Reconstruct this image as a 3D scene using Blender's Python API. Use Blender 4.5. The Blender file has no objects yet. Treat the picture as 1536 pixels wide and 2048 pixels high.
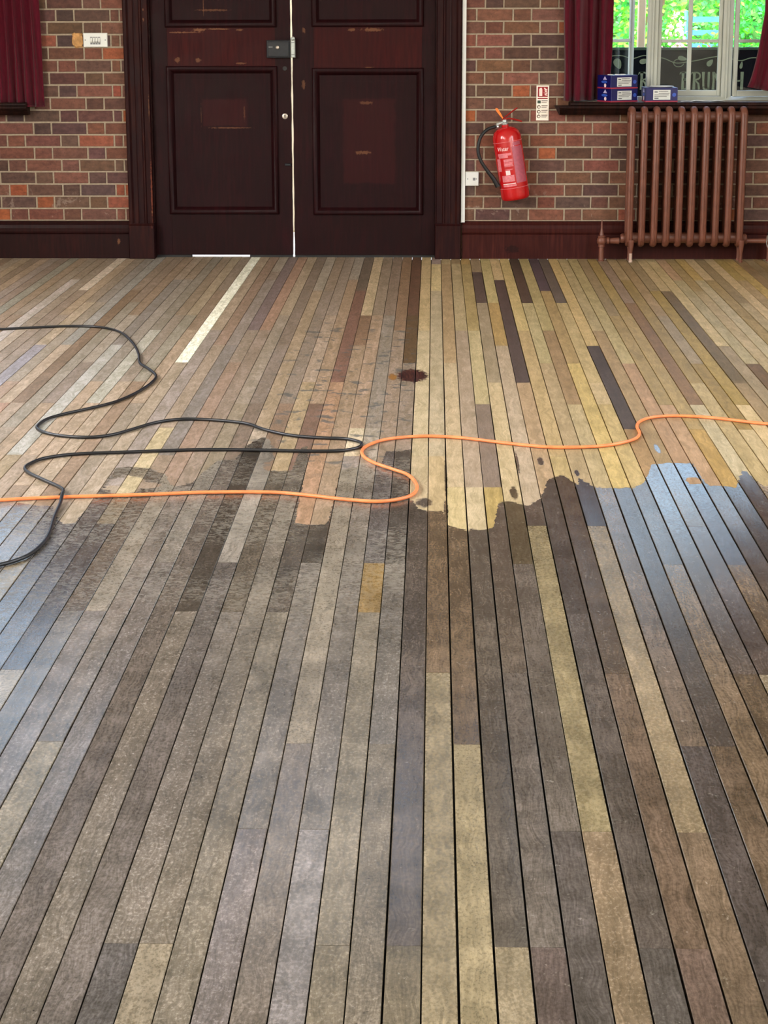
import bpy, bmesh, math, random
from mathutils import Vector, Matrix

scene = bpy.context.scene
COL = scene.collection
RNG = random.Random(7)

# ------------------------------------------------------------------ camera
# metres; the back wall's brick face is the plane y = 0, the floor z = 0
CAM_H, CAM_D = 1.57, 12.7131
PITCH, YAW, ROLL = 0.250458, 0.0253446, 0.0018015
cam_data = bpy.data.cameras.new('camera')
cam = bpy.data.objects.new('camera', cam_data)
COL.objects.link(cam)
cam_data.sensor_fit = 'VERTICAL'
cam_data.sensor_height = 36.0
cam_data.lens = 3957.66 / 2048.0 * 36.0
cam_data.clip_end = 300
fwd = Vector((-math.sin(YAW) * math.cos(PITCH), math.cos(YAW) * math.cos(PITCH), -math.sin(PITCH)))
rgt = Vector((math.cos(YAW), math.sin(YAW), 0))
dwn = fwd.cross(rgt)
r2 = rgt * math.cos(ROLL) + dwn * math.sin(ROLL)
d2 = -rgt * math.sin(ROLL) + dwn * math.cos(ROLL)
cam.matrix_world = Matrix(((r2.x, -d2.x, -fwd.x, 0), (r2.y, -d2.y, -fwd.y, -CAM_D), (r2.z, -d2.z, -fwd.z, CAM_H), (0, 0, 0, 1)))
scene.camera = cam

# ------------------------------------------------------------------ light
scene.view_settings.view_transform = 'Standard'
scene.view_settings.look = 'None'
scene.view_settings.gamma = 1.0
scene.view_settings.use_curve_mapping = False
scene.view_settings.exposure = 0.0

world = bpy.data.worlds.new('world')
scene.world = world
world.use_nodes = True
wn = world.node_tree
wn.nodes.clear()
w_out = wn.nodes.new('ShaderNodeOutputWorld')
w_bg = wn.nodes.new('ShaderNodeBackground')
w_sky = wn.nodes.new('ShaderNodeTexSky')
w_sky.sky_type = 'NISHITA'
w_sky.sun_disc = False
w_sky.sun_elevation = math.radians(52)
w_sky.sun_rotation = math.radians(200)
w_sky.air_density = 1.0
w_sky.dust_density = 6.0
w_sky.ozone_density = 0.4
w_bg.inputs['Strength'].default_value = 1.95
wn.links.new(w_sky.outputs[0], w_bg.inputs[0])
wn.links.new(w_bg.outputs[0], w_out.inputs[0])

sun_d = bpy.data.lights.new('sun', 'SUN')
sun_d.energy = 7.0
sun_d.angle = math.radians(2)
sun_d.color = (1.0, 0.95, 0.86)
sun = bpy.data.objects.new('sun', sun_d)
COL.objects.link(sun)
sun.rotation_euler = Vector((0.12, 0.62, -0.78)).to_track_quat('-Z', 'Y').to_euler()

ROOM_W, ROOM_E, ROOM_S, ROOM_H = -4.6, 4.4, -17.0, 5.4
ADDED_SIDE_WINDOWS = {  # unseen windows added for light, side: (list of centres along y, half width, sill, head)
    'west': ([-5.0, -8.4, -11.8, -15.2], 0.85, 1.3, 3.9),
    'east': ([-5.0, -8.4, -11.8, -15.2], 0.85, 1.3, 3.9)}
WEST_POWER, EAST_POWER = 150.0, 95.0


def area(name, loc, aim, sx, sy, power, color):
    d = bpy.data.lights.new(name, 'AREA')
    d.shape = 'RECTANGLE'
    d.size, d.size_y, d.energy, d.color = sx, sy, power, color
    o = bpy.data.objects.new(name, d)
    COL.objects.link(o)
    o.location = loc
    o.rotation_euler = Vector(aim).to_track_quat('-Z', 'Y').to_euler()
    return o


for side, power, sgn in (('west', WEST_POWER, 1), ('east', EAST_POWER, -1)):
    ys, hw, zs, zh = ADDED_SIDE_WINDOWS[side]
    x = ROOM_W if side == 'west' else ROOM_E
    for yy in ys:  # area lamps in unseen side windows, added to light the floor
        area('added_daylight_' + side, (x - sgn * 0.06, yy, (zs + zh) / 2), (sgn, 0, -0.5), 2 * hw - .1, zh - zs - .1, power, (1.0, 0.985, 0.96))

# ------------------------------------------------------------------ helpers
def lin(c):
    c = c / 255.0
    return c / 12.92 if c <= 0.04045 else ((c + 0.055) / 1.055) ** 2.4


def rgb(r, g, b, k=1.0):
    return (min(lin(r) * k, 1), min(lin(g) * k, 1), min(lin(b) * k, 1), 1.0)


class Nodes:
    """short hand for shader graphs"""
    def __init__(self, name):
        self.mat = bpy.data.materials.new(name)
        self.mat.use_nodes = True
        self.t = self.mat.node_tree
        self.t.nodes.clear()
        self.out = self.t.nodes.new('ShaderNodeOutputMaterial')
        self.bsdf = self.t.nodes.new('ShaderNodeBsdfPrincipled')
        self.t.links.new(self.bsdf.outputs[0], self.out.inputs[0])
        g = self.t.nodes.new('ShaderNodeNewGeometry')
        s = self.t.nodes.new('ShaderNodeSeparateXYZ')
        self.t.links.new(g.outputs['Position'], s.inputs[0])
        self.P, self.X, self.Y, self.Z = g.outputs['Position'], s.outputs[0], s.outputs[1], s.outputs[2]

    def put(self, sock, v):
        if isinstance(v, bpy.types.NodeSocket):
            self.t.links.new(v, sock)
        else:
            sock.default_value = v

    def set(self, key, v):
        self.put(self.bsdf.inputs[key], v)

    def m(self, op, a, b=None, c=None, clamp=False):
        n = self.t.nodes.new('ShaderNodeMath')
        n.operation = op
        n.use_clamp = clamp
        self.put(n.inputs[0], a)
        if b is not None:
            self.put(n.inputs[1], b)
        if c is not None:
            self.put(n.inputs[2], c)
        return n.outputs[0]

    def rng(self, v, a, b, c=0.0, d=1.0):
        n = self.t.nodes.new('ShaderNodeMapRange')
        n.interpolation_type = 'SMOOTHSTEP'
        for i, q in enumerate((v, a, b, c, d)):
            self.put(n.inputs[i], q)
        return n.outputs[0]

    def mix(self, f, a, b, mode='MIX'):
        n = self.t.nodes.new('ShaderNodeMix')
        n.data_type = 'RGBA'
        n.blend_type = mode
        self.put(n.inputs[0], f)
        self.put(n.inputs[6], a)
        self.put(n.inputs[7], b)
        return n.outputs[2]

    def vec(self, x, y, z):
        n = self.t.nodes.new('ShaderNodeCombineXYZ')
        for i, q in enumerate((x, y, z)):
            self.put(n.inputs[i], q)
        return n.outputs[0]

    def noise(self, v, scale, detail=3.0, rough=0.55, dist=0.0):
        n = self.t.nodes.new('ShaderNodeTexNoise')
        self.put(n.inputs['Vector'], v)
        n.inputs['Scale'].default_value = scale
        n.inputs['Detail'].default_value = detail
        n.inputs['Roughness'].default_value = rough
        n.inputs['Distortion'].default_value = dist
        return n.outputs[0]

    def voronoi(self, v, scale, feature='F1'):
        n = self.t.nodes.new('ShaderNodeTexVoronoi')
        n.feature = feature
        self.put(n.inputs['Vector'], v)
        n.inputs['Scale'].default_value = scale
        return n.outputs[0]

    def attr(self, name):
        n = self.t.nodes.new('ShaderNodeAttribute')
        n.attribute_name = name
        return n

    def curve(self, v, pts):
        n = self.t.nodes.new('ShaderNodeFloatCurve')
        cu = n.mapping.curves[0]
        while len(cu.points) > 2:
            cu.points.remove(cu.points[1])
        cu.points[0].location = pts[0]
        cu.points[1].location = pts[-1]
        for p in pts[1:-1]:
            cu.points.new(*p)
        for p in cu.points:
            p.handle_type = 'VECTOR'
        n.mapping.update()
        self.put(n.inputs[1], v)
        return n.outputs[0]

    def bump(self, h, strength, dist=0.002):
        n = self.t.nodes.new('ShaderNodeBump')
        n.inputs['Strength'].default_value = strength
        n.inputs['Distance'].default_value = dist
        self.put(n.inputs['Height'], h)
        self.t.links.new(n.outputs[0], self.bsdf.inputs['Normal'])

    def spot(self, a, b, ca, cb, ra, rb, wob=None, soft=0.35):
        """soft blotch of half size ra x rb round (ca, cb) in the plane of two coordinates"""
        u = self.m('DIVIDE', self.m('SUBTRACT', a, ca), ra)
        w = self.m('DIVIDE', self.m('SUBTRACT', b, cb), rb)
        d = self.m('SQRT', self.m('ADD', self.m('MULTIPLY', u, u), self.m('MULTIPLY', w, w)))
        if wob is not None:
            d = self.m('ADD', d, wob)
        return self.rng(d, 1.0 - soft, 1.0, 1.0, 0.0)

    def slab(self, a, b, a0, a1, b0, b1, wob, soft=0.008):
        """soft rectangle"""
        ua = self.m('ADD', a, wob)
        ub = self.m('ADD', b, wob)
        r = self.m('MULTIPLY', self.rng(ua, a0 - soft, a0 + soft), self.rng(ua, a1 - soft, a1 + soft, 1.0, 0.0))
        s = self.m('MULTIPLY', self.rng(ub, b0 - soft, b0 + soft), self.rng(ub, b1 - soft, b1 + soft, 1.0, 0.0))
        return self.m('MULTIPLY', r, s)


def simple(name, color, rough=0.5, metal=0.0, noise_amt=0.15, noise_scale=20.0, bump=0.0, spec=0.5, coat=0.0):
    n = Nodes(name)
    nz = n.noise(n.P, noise_scale, 4.0)
    f = n.rng(nz, 0.3, 0.7, 1.0 - noise_amt, 1.0 + noise_amt)
    n.set('Base Color', n.mix(1.0, color, n.vec(f, f, f), 'MULTIPLY'))
    n.set('Roughness', rough)
    n.set('Metallic', metal)
    n.set('Specular IOR Level', spec)
    n.set('Coat Weight', coat)
    if bump:
        n.bump(nz, bump)
    return n.mat


class MB:
    """collects shapes and links them as one mesh object"""
    def __init__(self):
        self.v, self.f, self.smooth = [], [], False

    def add(self, vs, fs):
        o = len(self.v)
        self.v += [tuple(p) for p in vs]
        self.f += [tuple(i + o for i in q) for q in fs]
        return self

    def box(self, x0, x1, y0, y1, z0, z1):
        vs = [(x, y, z) for x in (x0, x1) for y in (y0, y1) for z in (z0, z1)]
        return self.add(vs, [(0, 1, 3, 2), (4, 6, 7, 5), (0, 4, 5, 1), (2, 3, 7, 6), (0, 2, 6, 4), (1, 5, 7, 3)])

    def bbox(self, x0, x1, y0, y1, z0, z1, b=0.003):
        """box with chamfered edges round its front (-y) face"""
        vs = [(x0, y1, z0), (x1, y1, z0), (x1, y1, z1), (x0, y1, z1),
              (x0, y0 + b, z0), (x1, y0 + b, z0), (x1, y0 + b, z1), (x0, y0 + b, z1),
              (x0 + b, y0, z0 + b), (x1 - b, y0, z0 + b), (x1 - b, y0, z1 - b), (x0 + b, y0, z1 - b)]
        fs = [(0, 3, 2, 1), (8, 9, 10, 11)]
        for i in range(4):
            j = (i + 1) % 4
            fs += [(i, j, 4 + j, 4 + i), (4 + i, 4 + j, 8 + j, 8 + i)]
        return self.add(vs, fs)

    def prism(self, poly, axis, a, b):
        """polygon in the plane across axis, drawn out from a to b; poly coords follow x,y,z order"""
        def mk(p, t):
            q = list(p)
            q.insert(axis, t)
            return q
        n = len(poly)
        vs = [mk(p, a) for p in poly] + [mk(p, b) for p in poly]
        fs = [tuple(range(n)), tuple(range(2 * n - 1, n - 1, -1))]
        fs += [(i, (i + 1) % n, n + (i + 1) % n, n + i) for i in range(n)]
        return self.add(vs, fs)

    def tube(self, pts, rad, seg=8, closed=False, squash=None):
        pts = [Vector(p) for p in pts]
        n = len(pts)
        rads = rad if isinstance(rad, (list, tuple)) else [rad] * n
        vs, fs = [], []
        up = None
        for i in range(n):
            a = pts[(i - 1) % n] if (closed or i > 0) else pts[0]
            b = pts[(i + 1) % n] if (closed or i < n - 1) else pts[-1]
            t = (b - a).normalized()
            if up is None:
                up = Vector((0, 0, 1)) if abs(t.z) < 0.9 else Vector((1, 0, 0))
            s = t.cross(up).normalized()
            up = s.cross(t).normalized()
            for k in range(seg):
                q = 2 * math.pi * k / seg
                off = s * math.cos(q) * rads[i] + up * math.sin(q) * rads[i]
                if squash:
                    off = Vector((off.x * squash[0], off.y * squash[1], off.z * squash[2]))
                vs.append(pts[i] + off)
        m = n if closed else n - 1
        for i in range(m):
            for k in range(seg):
                a, b = i * seg + k, i * seg + (k + 1) % seg
                c, d = ((i + 1) % n) * seg + (k + 1) % seg, ((i + 1) % n) * seg + k
                fs.append((a, b, c, d))
        if not closed:
            fs += [tuple(range(seg - 1, -1, -1)), tuple(range((n - 1) * seg, n * seg))]
        return self.add(vs, fs)

    def lathe(self, prof, seg=24, origin=(0, 0, 0), axis='z'):
        """profile of (radius, height) turned round an axis"""
        vs, fs = [], []
        ox, oy, oz = origin
        for r, h in prof:
            for k in range(seg):
                q = 2 * math.pi * k / seg
                c, s = math.cos(q) * r, math.sin(q) * r
                vs.append({'z': (ox + c, oy + s, oz + h), 'x': (ox + h, oy + c, oz + s), 'y': (ox + c, oy + h, oz + s)}[axis])
        for i in range(len(prof) - 1):
            for k in range(seg):
                fs.append((i * seg + k, i * seg + (k + 1) % seg, (i + 1) * seg + (k + 1) % seg, (i + 1) * seg + k))
        fs += [tuple(range(seg - 1, -1, -1)), tuple(range((len(prof) - 1) * seg, len(prof) * seg))]
        return self.add(vs, fs)

    def build(self, name, mat, parent=None, smooth=False, angle=40):
        me = bpy.data.meshes.new(name)
        me.from_pydata(self.v, [], self.f)
        bm = bmesh.new()
        bm.from_mesh(me)
        bmesh.ops.recalc_face_normals(bm, faces=bm.faces)
        if smooth:
            for f in bm.faces:
                f.smooth = True
            lim = math.radians(angle)
            for e in bm.edges:
                if len(e.link_faces) == 2 and e.calc_face_angle(0) > lim:
                    e.smooth = False
        bm.to_mesh(me)
        bm.free()
        if mat:
            me.materials.append(mat)
        o = bpy.data.objects.new(name, me)
        COL.objects.link(o)
        o.parent = parent
        return o


def tag(o, label, cat, group=None):
    o['label'], o['category'] = label, cat
    if group:
        o['group'] = group
    return o


def struct(o, label=None):
    o['kind'] = 'structure'
    if label:
        o['label'] = label
    return o


def empty(name, loc=(0, 0, 0)):
    o = bpy.data.objects.new(name, None)
    o.empty_display_size = 0.05
    COL.objects.link(o)
    o.location = loc
    return o


def under(root, mb, name, mat, parent=None, **kw):
    """a part given in world coordinates, hung under its thing's root empty"""
    o = mb.build(name, mat, parent or root, **kw)
    if parent is None or parent is root:
        o.location = -Vector(root.location)
    return o


def spline(pts, n=8):
    """Catmull-Rom through the points"""
    out = []
    P = [Vector(p) for p in pts]
    P = [P[0] * 2 - P[1]] + P + [P[-1] * 2 - P[-2]]
    for i in range(1, len(P) - 2):
        for j in range(n):
            t = j / n
            a, b, c, d = P[i - 1:i + 3]
            out.append(0.5 * ((2 * b) + (c - a) * t + (2 * a - 5 * b + 4 * c - d) * t * t + (3 * b - 3 * c + d - a) * t ** 3))
    out.append(P[-2])
    return out

# ------------------------------------------------------------------ measured floor
# boards run towards the wall; number 0 starts at x = X0, joints fall on the joists JOIST_Y
X0, WIDTH_E, WIDTH_W = -0.0766, 0.0620, 0.0611
JOIST_Y = [-0.30, -0.68, -1.04, -1.50, -1.97, -2.43, -2.92, -3.37, -3.847, -4.323, -4.801, -5.283, -5.765, -6.235, -6.741, -7.178,
           -7.660, -8.148, -8.631, -9.099, -9.594, -10.07, -10.55, -11.03, -11.51]
while JOIST_Y[-1] > ROOM_S + 0.6:
    JOIST_Y.append(round(JOIST_Y[-1] - 0.48, 3))
# joints (board number: joist numbers) and tones (board number: (y, red, green, blue))
JOINTS = {-35: [5], -32: [3], -29: [9], -28: [7], -25: [5, 8, 10], -24: [2, 12], -23: [12], -20: [9], -18: [8], -16: [7, 11, 14], -15: [1, 2, 12], -14: [6, 8, 16], -13: [18], -12: [5, 15], -11: [7, 18], -10: [3, 11, 16], -9: [10, 15], -8: [5, 9, 16], -7: [10, 20], -6: [9, 16], -5: [5, 7, 15, 19], -4: [11, 12, 18], -3: [5, 15, 19], -2: [6, 15, 16], -1: [5, 18], 0: [6, 20], 1: [0, 12, 17], 2: [0, 8, 13, 18], 3: [0, 20], 4: [0, 10, 13, 17], 5: [1, 4, 9, 15, 19], 6: [14, 19], 7: [9], 9: [4, 14, 19], 10: [10, 18], 11: [3, 8], 12: [4, 9, 10, 15], 13: [7, 11, 17], 14: [14], 15: [8, 15], 16: [5], 18: [4], 19: [9], 20: [5], 21: [3], 23: [7], 28: [4]}
TONES = {
    -37: [(-1.07, 140, 136, 122)],
    -34: [(-2.94, 207, 198, 190), (-1.89, 128, 115, 101)],
    -32: [(-0.84, 197, 183, 164)],
    -30: [(-3.53, 143, 137, 140)],
    -29: [(-1.28, 140, 131, 120)],
    -28: [(-2.26, 137, 131, 123), (-3.24, 153, 150, 140)],
    -27: [(-4.41, 125, 105, 84)],
    -26: [(-4.95, 140, 130, 114)],
    -25: [(-4.52, 132, 118, 104)],
    -24: [(-4.07, 166, 162, 152), (-5.83, 147, 129, 101), (-2.25, 131, 122, 112)],
    -23: [(-3.52, 165, 156, 140), (-1.88, 117, 103, 92)],
    -22: [(-1.21, 136, 126, 111), (-4.6, 168, 163, 148)],
    -20: [(-6.94, 101, 95, 90), (-5.95, 140, 118, 96)],
    -19: [(-6.94, 86, 80, 75)],
    -18: [(-7.47, 81, 75, 70), (-6.94, 82, 77, 73), (-1.88, 239, 237, 215), (-4.99, 193, 175, 152), (-6.28, 140, 116, 88), (-6.58, 107, 96, 76), (-5.6, 184, 166, 141), (-4.29, 132, 123, 112)],
    -17: [(-7.47, 81, 75, 70), (-6.94, 79, 73, 68)],
    -16: [(-7.35, 75, 70, 67), (-6.94, 73, 67, 61), (-5.46, 177, 160, 126)],
    -15: [(-8.4, 95, 88, 79), (-7.56, 96, 85, 71), (-6.94, 76, 68, 61), (-4.51, 127, 117, 107), (-2.25, 141, 128, 116)],
    -14: [(-8.4, 107, 100, 94), (-7.53, 139, 128, 112), (-6.93, 101, 93, 81), (-0.94, 119, 103, 97)],
    -13: [(-8.38, 137, 128, 120), (-7.53, 101, 92, 79), (-6.93, 75, 66, 57)],
    -12: [(-8.38, 111, 104, 97), (-7.53, 88, 80, 72), (-6.93, 116, 108, 97), (-5.32, 135, 121, 100)],
    -11: [(-9.71, 88, 80, 72), (-9.32, 103, 92, 81), (-8.85, 85, 80, 76), (-8.37, 123, 113, 101), (-7.48, 88, 78, 69), (-6.93, 77, 70, 63), (-6.93, 72, 64, 56), (-4.99, 117, 101, 85), (-3.51, 132, 117, 103), (-2.59, 128, 112, 96)],
    -10: [(-9.8, 122, 111, 99), (-9.32, 89, 81, 72), (-9.21, 78, 73, 69), (-8.85, 95, 86, 73), (-8.31, 135, 123, 102), (-7.48, 65, 58, 45), (-6.93, 72, 64, 57), (-5.04, 181, 158, 126), (-1.68, 119, 103, 87)],
    -9: [(-9.21, 123, 113, 100), (-8.84, 93, 87, 82), (-8.31, 83, 77, 73), (-7.52, 79, 70, 62), (-6.93, 134, 125, 112), (-5.04, 130, 107, 86)],
    -8: [(-9.76, 84, 79, 74), (-8.84, 96, 88, 77), (-8.31, 123, 113, 101), (-7.47, 116, 104, 82), (-7.52, 86, 77, 67), (-6.93, 79, 71, 63), (-3.84, 159, 139, 118), (-5.13, 159, 138, 107)],
    -7: [(-9.8, 96, 88, 78), (-9.76, 153, 138, 110), (-9.56, 138, 127, 110), (-9.2, 132, 121, 102), (-8.84, 130, 119, 99), (-8.31, 129, 119, 106), (-8.16, 84, 75, 67), (-7.39, 80, 71, 62), (-6.93, 91, 83, 72), (-6.93, 88, 80, 69), (-2.42, 170, 142, 111), (-1.2, 121, 102, 88), (-2.83, 129, 110, 86), (-4.0, 180, 154, 125), (-5.03, 117, 92, 75)],
    -6: [(-9.2, 101, 92, 78), (-8.84, 114, 103, 81), (-8.31, 124, 115, 103), (-7.47, 67, 59, 51), (-6.93, 94, 84, 69), (-0.94, 108, 94, 79), (-4.0, 119, 89, 73), (-5.03, 135, 129, 98), (-6.14, 177, 122, 97)],
    -5: [(-9.78, 126, 117, 103), (-9.83, 119, 107, 106), (-9.31, 86, 80, 76), (-8.84, 96, 89, 83), (-8.33, 126, 117, 103), (-7.39, 105, 95, 81), (-6.92, 72, 64, 52), (-0.94, 180, 159, 126), (-3.02, 127, 101, 78), (-4.16, 174, 143, 113), (-5.22, 133, 112, 91), (-6.42, 130, 118, 96)],
    -4: [(-9.82, 116, 104, 87), (-9.31, 109, 98, 84), (-8.84, 89, 81, 76), (-8.37, 95, 87, 77), (-7.39, 142, 130, 110), (-6.92, 142, 129, 109), (-2.83, 121, 100, 77), (-3.99, 186, 165, 138), (-5.41, 194, 177, 147), (-5.1, 151, 120, 97)],
    -3: [(-9.79, 129, 121, 115), (-9.31, 103, 96, 89), (-8.84, 100, 92, 82), (-8.36, 129, 119, 106), (-7.39, 95, 87, 76), (-6.92, 122, 112, 99), (-1.47, 133, 114, 96), (-2.83, 137, 103, 84), (-5.22, 132, 138, 124)],
    -2: [(-9.79, 112, 101, 82), (-9.31, 101, 92, 78), (-8.83, 119, 107, 84), (-8.36, 132, 122, 107), (-7.39, 134, 108, 63), (-6.92, 98, 91, 85), (-2.83, 133, 107, 82)],
    -1: [(-9.79, 100, 91, 77), (-9.31, 118, 105, 83), (-8.83, 100, 91, 78), (-8.36, 122, 113, 100), (-7.39, 84, 77, 68), (-6.92, 84, 77, 68), (-1.47, 102, 75, 57), (-2.83, 95, 74, 49)],
    0: [(-9.75, 104, 93, 73), (-9.31, 74, 70, 66), (-8.83, 79, 71, 68), (-8.27, 109, 98, 84), (-7.39, 78, 65, 48), (-6.92, 71, 59, 44), (-5.91, 175, 156, 122), (-5.22, 186, 174, 142), (-4.44, 213, 190, 149), (-0.64, 162, 135, 88), (-1.87, 145, 127, 92), (-2.83, 224, 200, 155), (-3.29, 134, 116, 86)],
    1: [(-9.78, 102, 90, 75), (-9.31, 105, 94, 77), (-8.83, 144, 129, 97), (-8.27, 149, 133, 96), (-7.38, 109, 91, 69), (-6.92, 89, 74, 55), (-5.91, 153, 132, 97), (-5.22, 146, 127, 102), (-4.44, 193, 178, 143), (-1.47, 198, 177, 130), (-6.42, 191, 168, 125)],
    2: [(-9.78, 141, 126, 98), (-9.3, 108, 97, 74), (-8.83, 149, 133, 96), (-7.38, 112, 94, 71), (-6.92, 75, 62, 46), (-5.9, 176, 142, 103), (-5.22, 153, 138, 119), (-4.44, 208, 192, 149), (-1.47, 163, 138, 102), (-6.48, 187, 167, 122)],
    3: [(-9.75, 125, 112, 88), (-9.3, 65, 60, 54), (-8.83, 102, 92, 72), (-7.46, 88, 81, 74), (-6.92, 63, 54, 44), (-5.9, 148, 116, 90), (-5.22, 150, 147, 128), (-4.44, 181, 156, 129), (-1.47, 170, 151, 113), (-6.55, 176, 158, 123)],
    4: [(-9.78, 84, 73, 66), (-9.3, 76, 66, 56), (-8.83, 90, 84, 76), (-8.26, 103, 95, 84), (-7.46, 101, 93, 80), (-6.91, 63, 52, 43), (-5.9, 156, 135, 115), (-5.22, 81, 70, 60), (-4.44, 176, 159, 118), (-1.47, 161, 140, 93)],
    5: [(-9.78, 90, 83, 76), (-9.3, 63, 58, 53), (-8.83, 78, 71, 59), (-8.3, 87, 80, 73), (-7.46, 101, 93, 83), (-6.91, 81, 72, 53), (-5.9, 197, 176, 133), (-5.21, 149, 132, 99), (-4.15, 164, 152, 126), (-4.52, 150, 130, 94), (-1.47, 87, 72, 63), (-0.51, 145, 125, 96), (-2.41, 134, 111, 80), (-6.24, 216, 192, 151)],
    6: [(-9.76, 134, 115, 91), (-9.3, 98, 84, 63), (-8.82, 111, 99, 75), (-8.29, 153, 137, 99), (-7.46, 131, 117, 84), (-6.91, 113, 101, 72), (-5.9, 215, 191, 134), (-5.21, 150, 132, 140), (-4.44, 136, 120, 96), (-1.47, 182, 165, 114)],
    7: [(-9.76, 80, 74, 67), (-9.3, 95, 83, 72), (-8.82, 76, 71, 64), (-8.29, 64, 59, 53), (-7.46, 85, 79, 71), (-6.91, 58, 49, 42), (-5.9, 209, 183, 143), (-5.21, 134, 107, 78), (-3.89, 79, 67, 65), (-4.49, 134, 106, 76), (-1.46, 80, 66, 52)],
    8: [(-9.76, 96, 80, 68), (-9.3, 81, 67, 53), (-8.82, 110, 92, 73), (-8.29, 83, 69, 55), (-7.45, 101, 85, 64), (-6.91, 64, 54, 44), (-6.41, 60, 50, 42), (-5.9, 173, 150, 103), (-5.21, 201, 171, 117), (-4.44, 136, 120, 90), (-1.46, 187, 165, 112)],
    9: [(-9.76, 131, 111, 84), (-9.76, 67, 57, 56), (-9.3, 96, 81, 60), (-8.82, 144, 125, 92), (-8.29, 108, 95, 68), (-7.45, 144, 122, 93), (-6.91, 97, 88, 73), (-6.41, 63, 55, 50), (-5.9, 209, 183, 135), (-5.21, 132, 113, 87), (-4.43, 132, 113, 83), (-1.46, 77, 63, 50), (-2.4, 170, 154, 111)],
    10: [(-9.29, 61, 52, 47), (-8.82, 76, 70, 64), (-8.29, 126, 106, 81), (-7.45, 87, 74, 59), (-6.91, 75, 67, 60), (-6.41, 70, 61, 56), (-5.9, 160, 139, 92), (-4.26, 145, 119, 84), (-5.11, 173, 155, 120), (-1.46, 167, 150, 103)],
    11: [(-9.29, 96, 80, 60), (-8.82, 74, 62, 50), (-8.29, 82, 68, 51), (-7.45, 66, 59, 54), (-6.91, 62, 58, 52), (-6.41, 57, 52, 47), (-5.96, 167, 156, 120), (-4.14, 222, 186, 96), (-5.11, 152, 127, 80), (-0.93, 82, 69, 71), (-1.95, 158, 133, 88)],
    12: [(-8.82, 111, 93, 71), (-8.29, 94, 79, 59), (-7.45, 90, 76, 58), (-6.91, 79, 71, 62), (-5.96, 188, 162, 88), (-4.14, 135, 118, 85), (-5.11, 164, 144, 115), (-1.19, 96, 85, 74), (-2.31, 206, 180, 124)],
    13: [(-8.29, 79, 66, 49), (-7.45, 75, 65, 55), (-6.9, 79, 70, 61), (-5.85, 150, 120, 79), (-4.08, 73, 61, 52), (-4.96, 73, 62, 52), (-0.92, 186, 160, 109)],
    14: [(-7.45, 81, 68, 56), (-6.9, 68, 61, 57), (-5.64, 193, 161, 93), (-4.08, 124, 105, 78), (-4.96, 129, 107, 97)],
    15: [(-7.45, 90, 75, 56), (-6.9, 64, 56, 53), (-5.64, 189, 161, 113), (-4.08, 120, 101, 71), (-5.32, 160, 112, 95), (-0.92, 168, 150, 105)],
    16: [(-6.9, 74, 64, 54), (-5.75, 143, 119, 75), (-4.07, 152, 129, 84), (-5.31, 183, 146, 117)],
    17: [(-5.85, 167, 135, 76), (-4.07, 157, 133, 86)],
    18: [(-4.07, 127, 98, 65)],
    19: [(-5.64, 185, 168, 117), (-5.74, 145, 116, 81), (-4.07, 146, 123, 76)],
    20: [(-4.07, 111, 87, 62), (-4.07, 165, 140, 74)],
    21: [(-4.07, 153, 128, 69)],
    22: [(-4.07, 112, 94, 64)],
    24: [(-4.07, 105, 83, 57)]}
EDGE_WEST = [(-1.413, -6.476), (-1.311, -6.494), (-1.228, -6.519), (-1.18, -6.699), (-1.154, -6.742), (-1.118, -6.74), (-1.112, -5.96), (-1.061, -5.956), (-0.992, -5.97), (-0.925, -6.076), (-0.878, -6.244), (-0.865, -6.251), (-0.816, -6.192), (-0.804, -6.074), (-0.786, -5.959), (-0.769, -5.848), (-0.708, -5.823), (-0.686, -5.59), (-0.668, -5.538), (-0.641, -5.449), (-0.608, -5.502), (-0.567, -5.837), (-0.552, -6.001), (-0.491, -6.0), (-0.486, -5.64), (-0.46, -5.6), (-0.445, -5.84), (-0.438, -6.3), (-0.434, -6.729), (-0.336, -6.742), (-0.326, -6.68), (-0.322, -5.97), (-0.272, -5.955), (-0.262, -5.91), (-0.182, -5.89), (-0.172, -5.7), (-0.082, -5.66)]
EDGE_EAST = [(-0.066, -6.418), (-0.05, -6.524), (-0.015, -6.556), (0.029, -6.568), (0.043, -6.626), (0.05, -6.763), (0.1, -6.792), (0.188, -6.772), (0.199, -6.655), (0.214, -6.453), (0.254, -6.432), (0.307, -6.485), (0.336, -6.438), (0.362, -6.342), (0.388, -6.157), (0.399, -6.098), (0.452, -6.067), (0.494, -6.205), (0.496, -6.081), (0.547, -6.233), (0.612, -6.239), (0.673, -6.231), (0.702, -6.209), (0.74, -6.054), (0.772, -5.877), (0.858, -5.852), (0.912, -5.859), (0.922, -5.929), (0.923, -6.147), (0.934, -6.205), (1.021, -6.21), (1.042, -6.123), (1.078, -5.973), (1.094, -5.98), (1.097, -6.085), (1.115, -6.194), (1.129, -6.201)]
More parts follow.
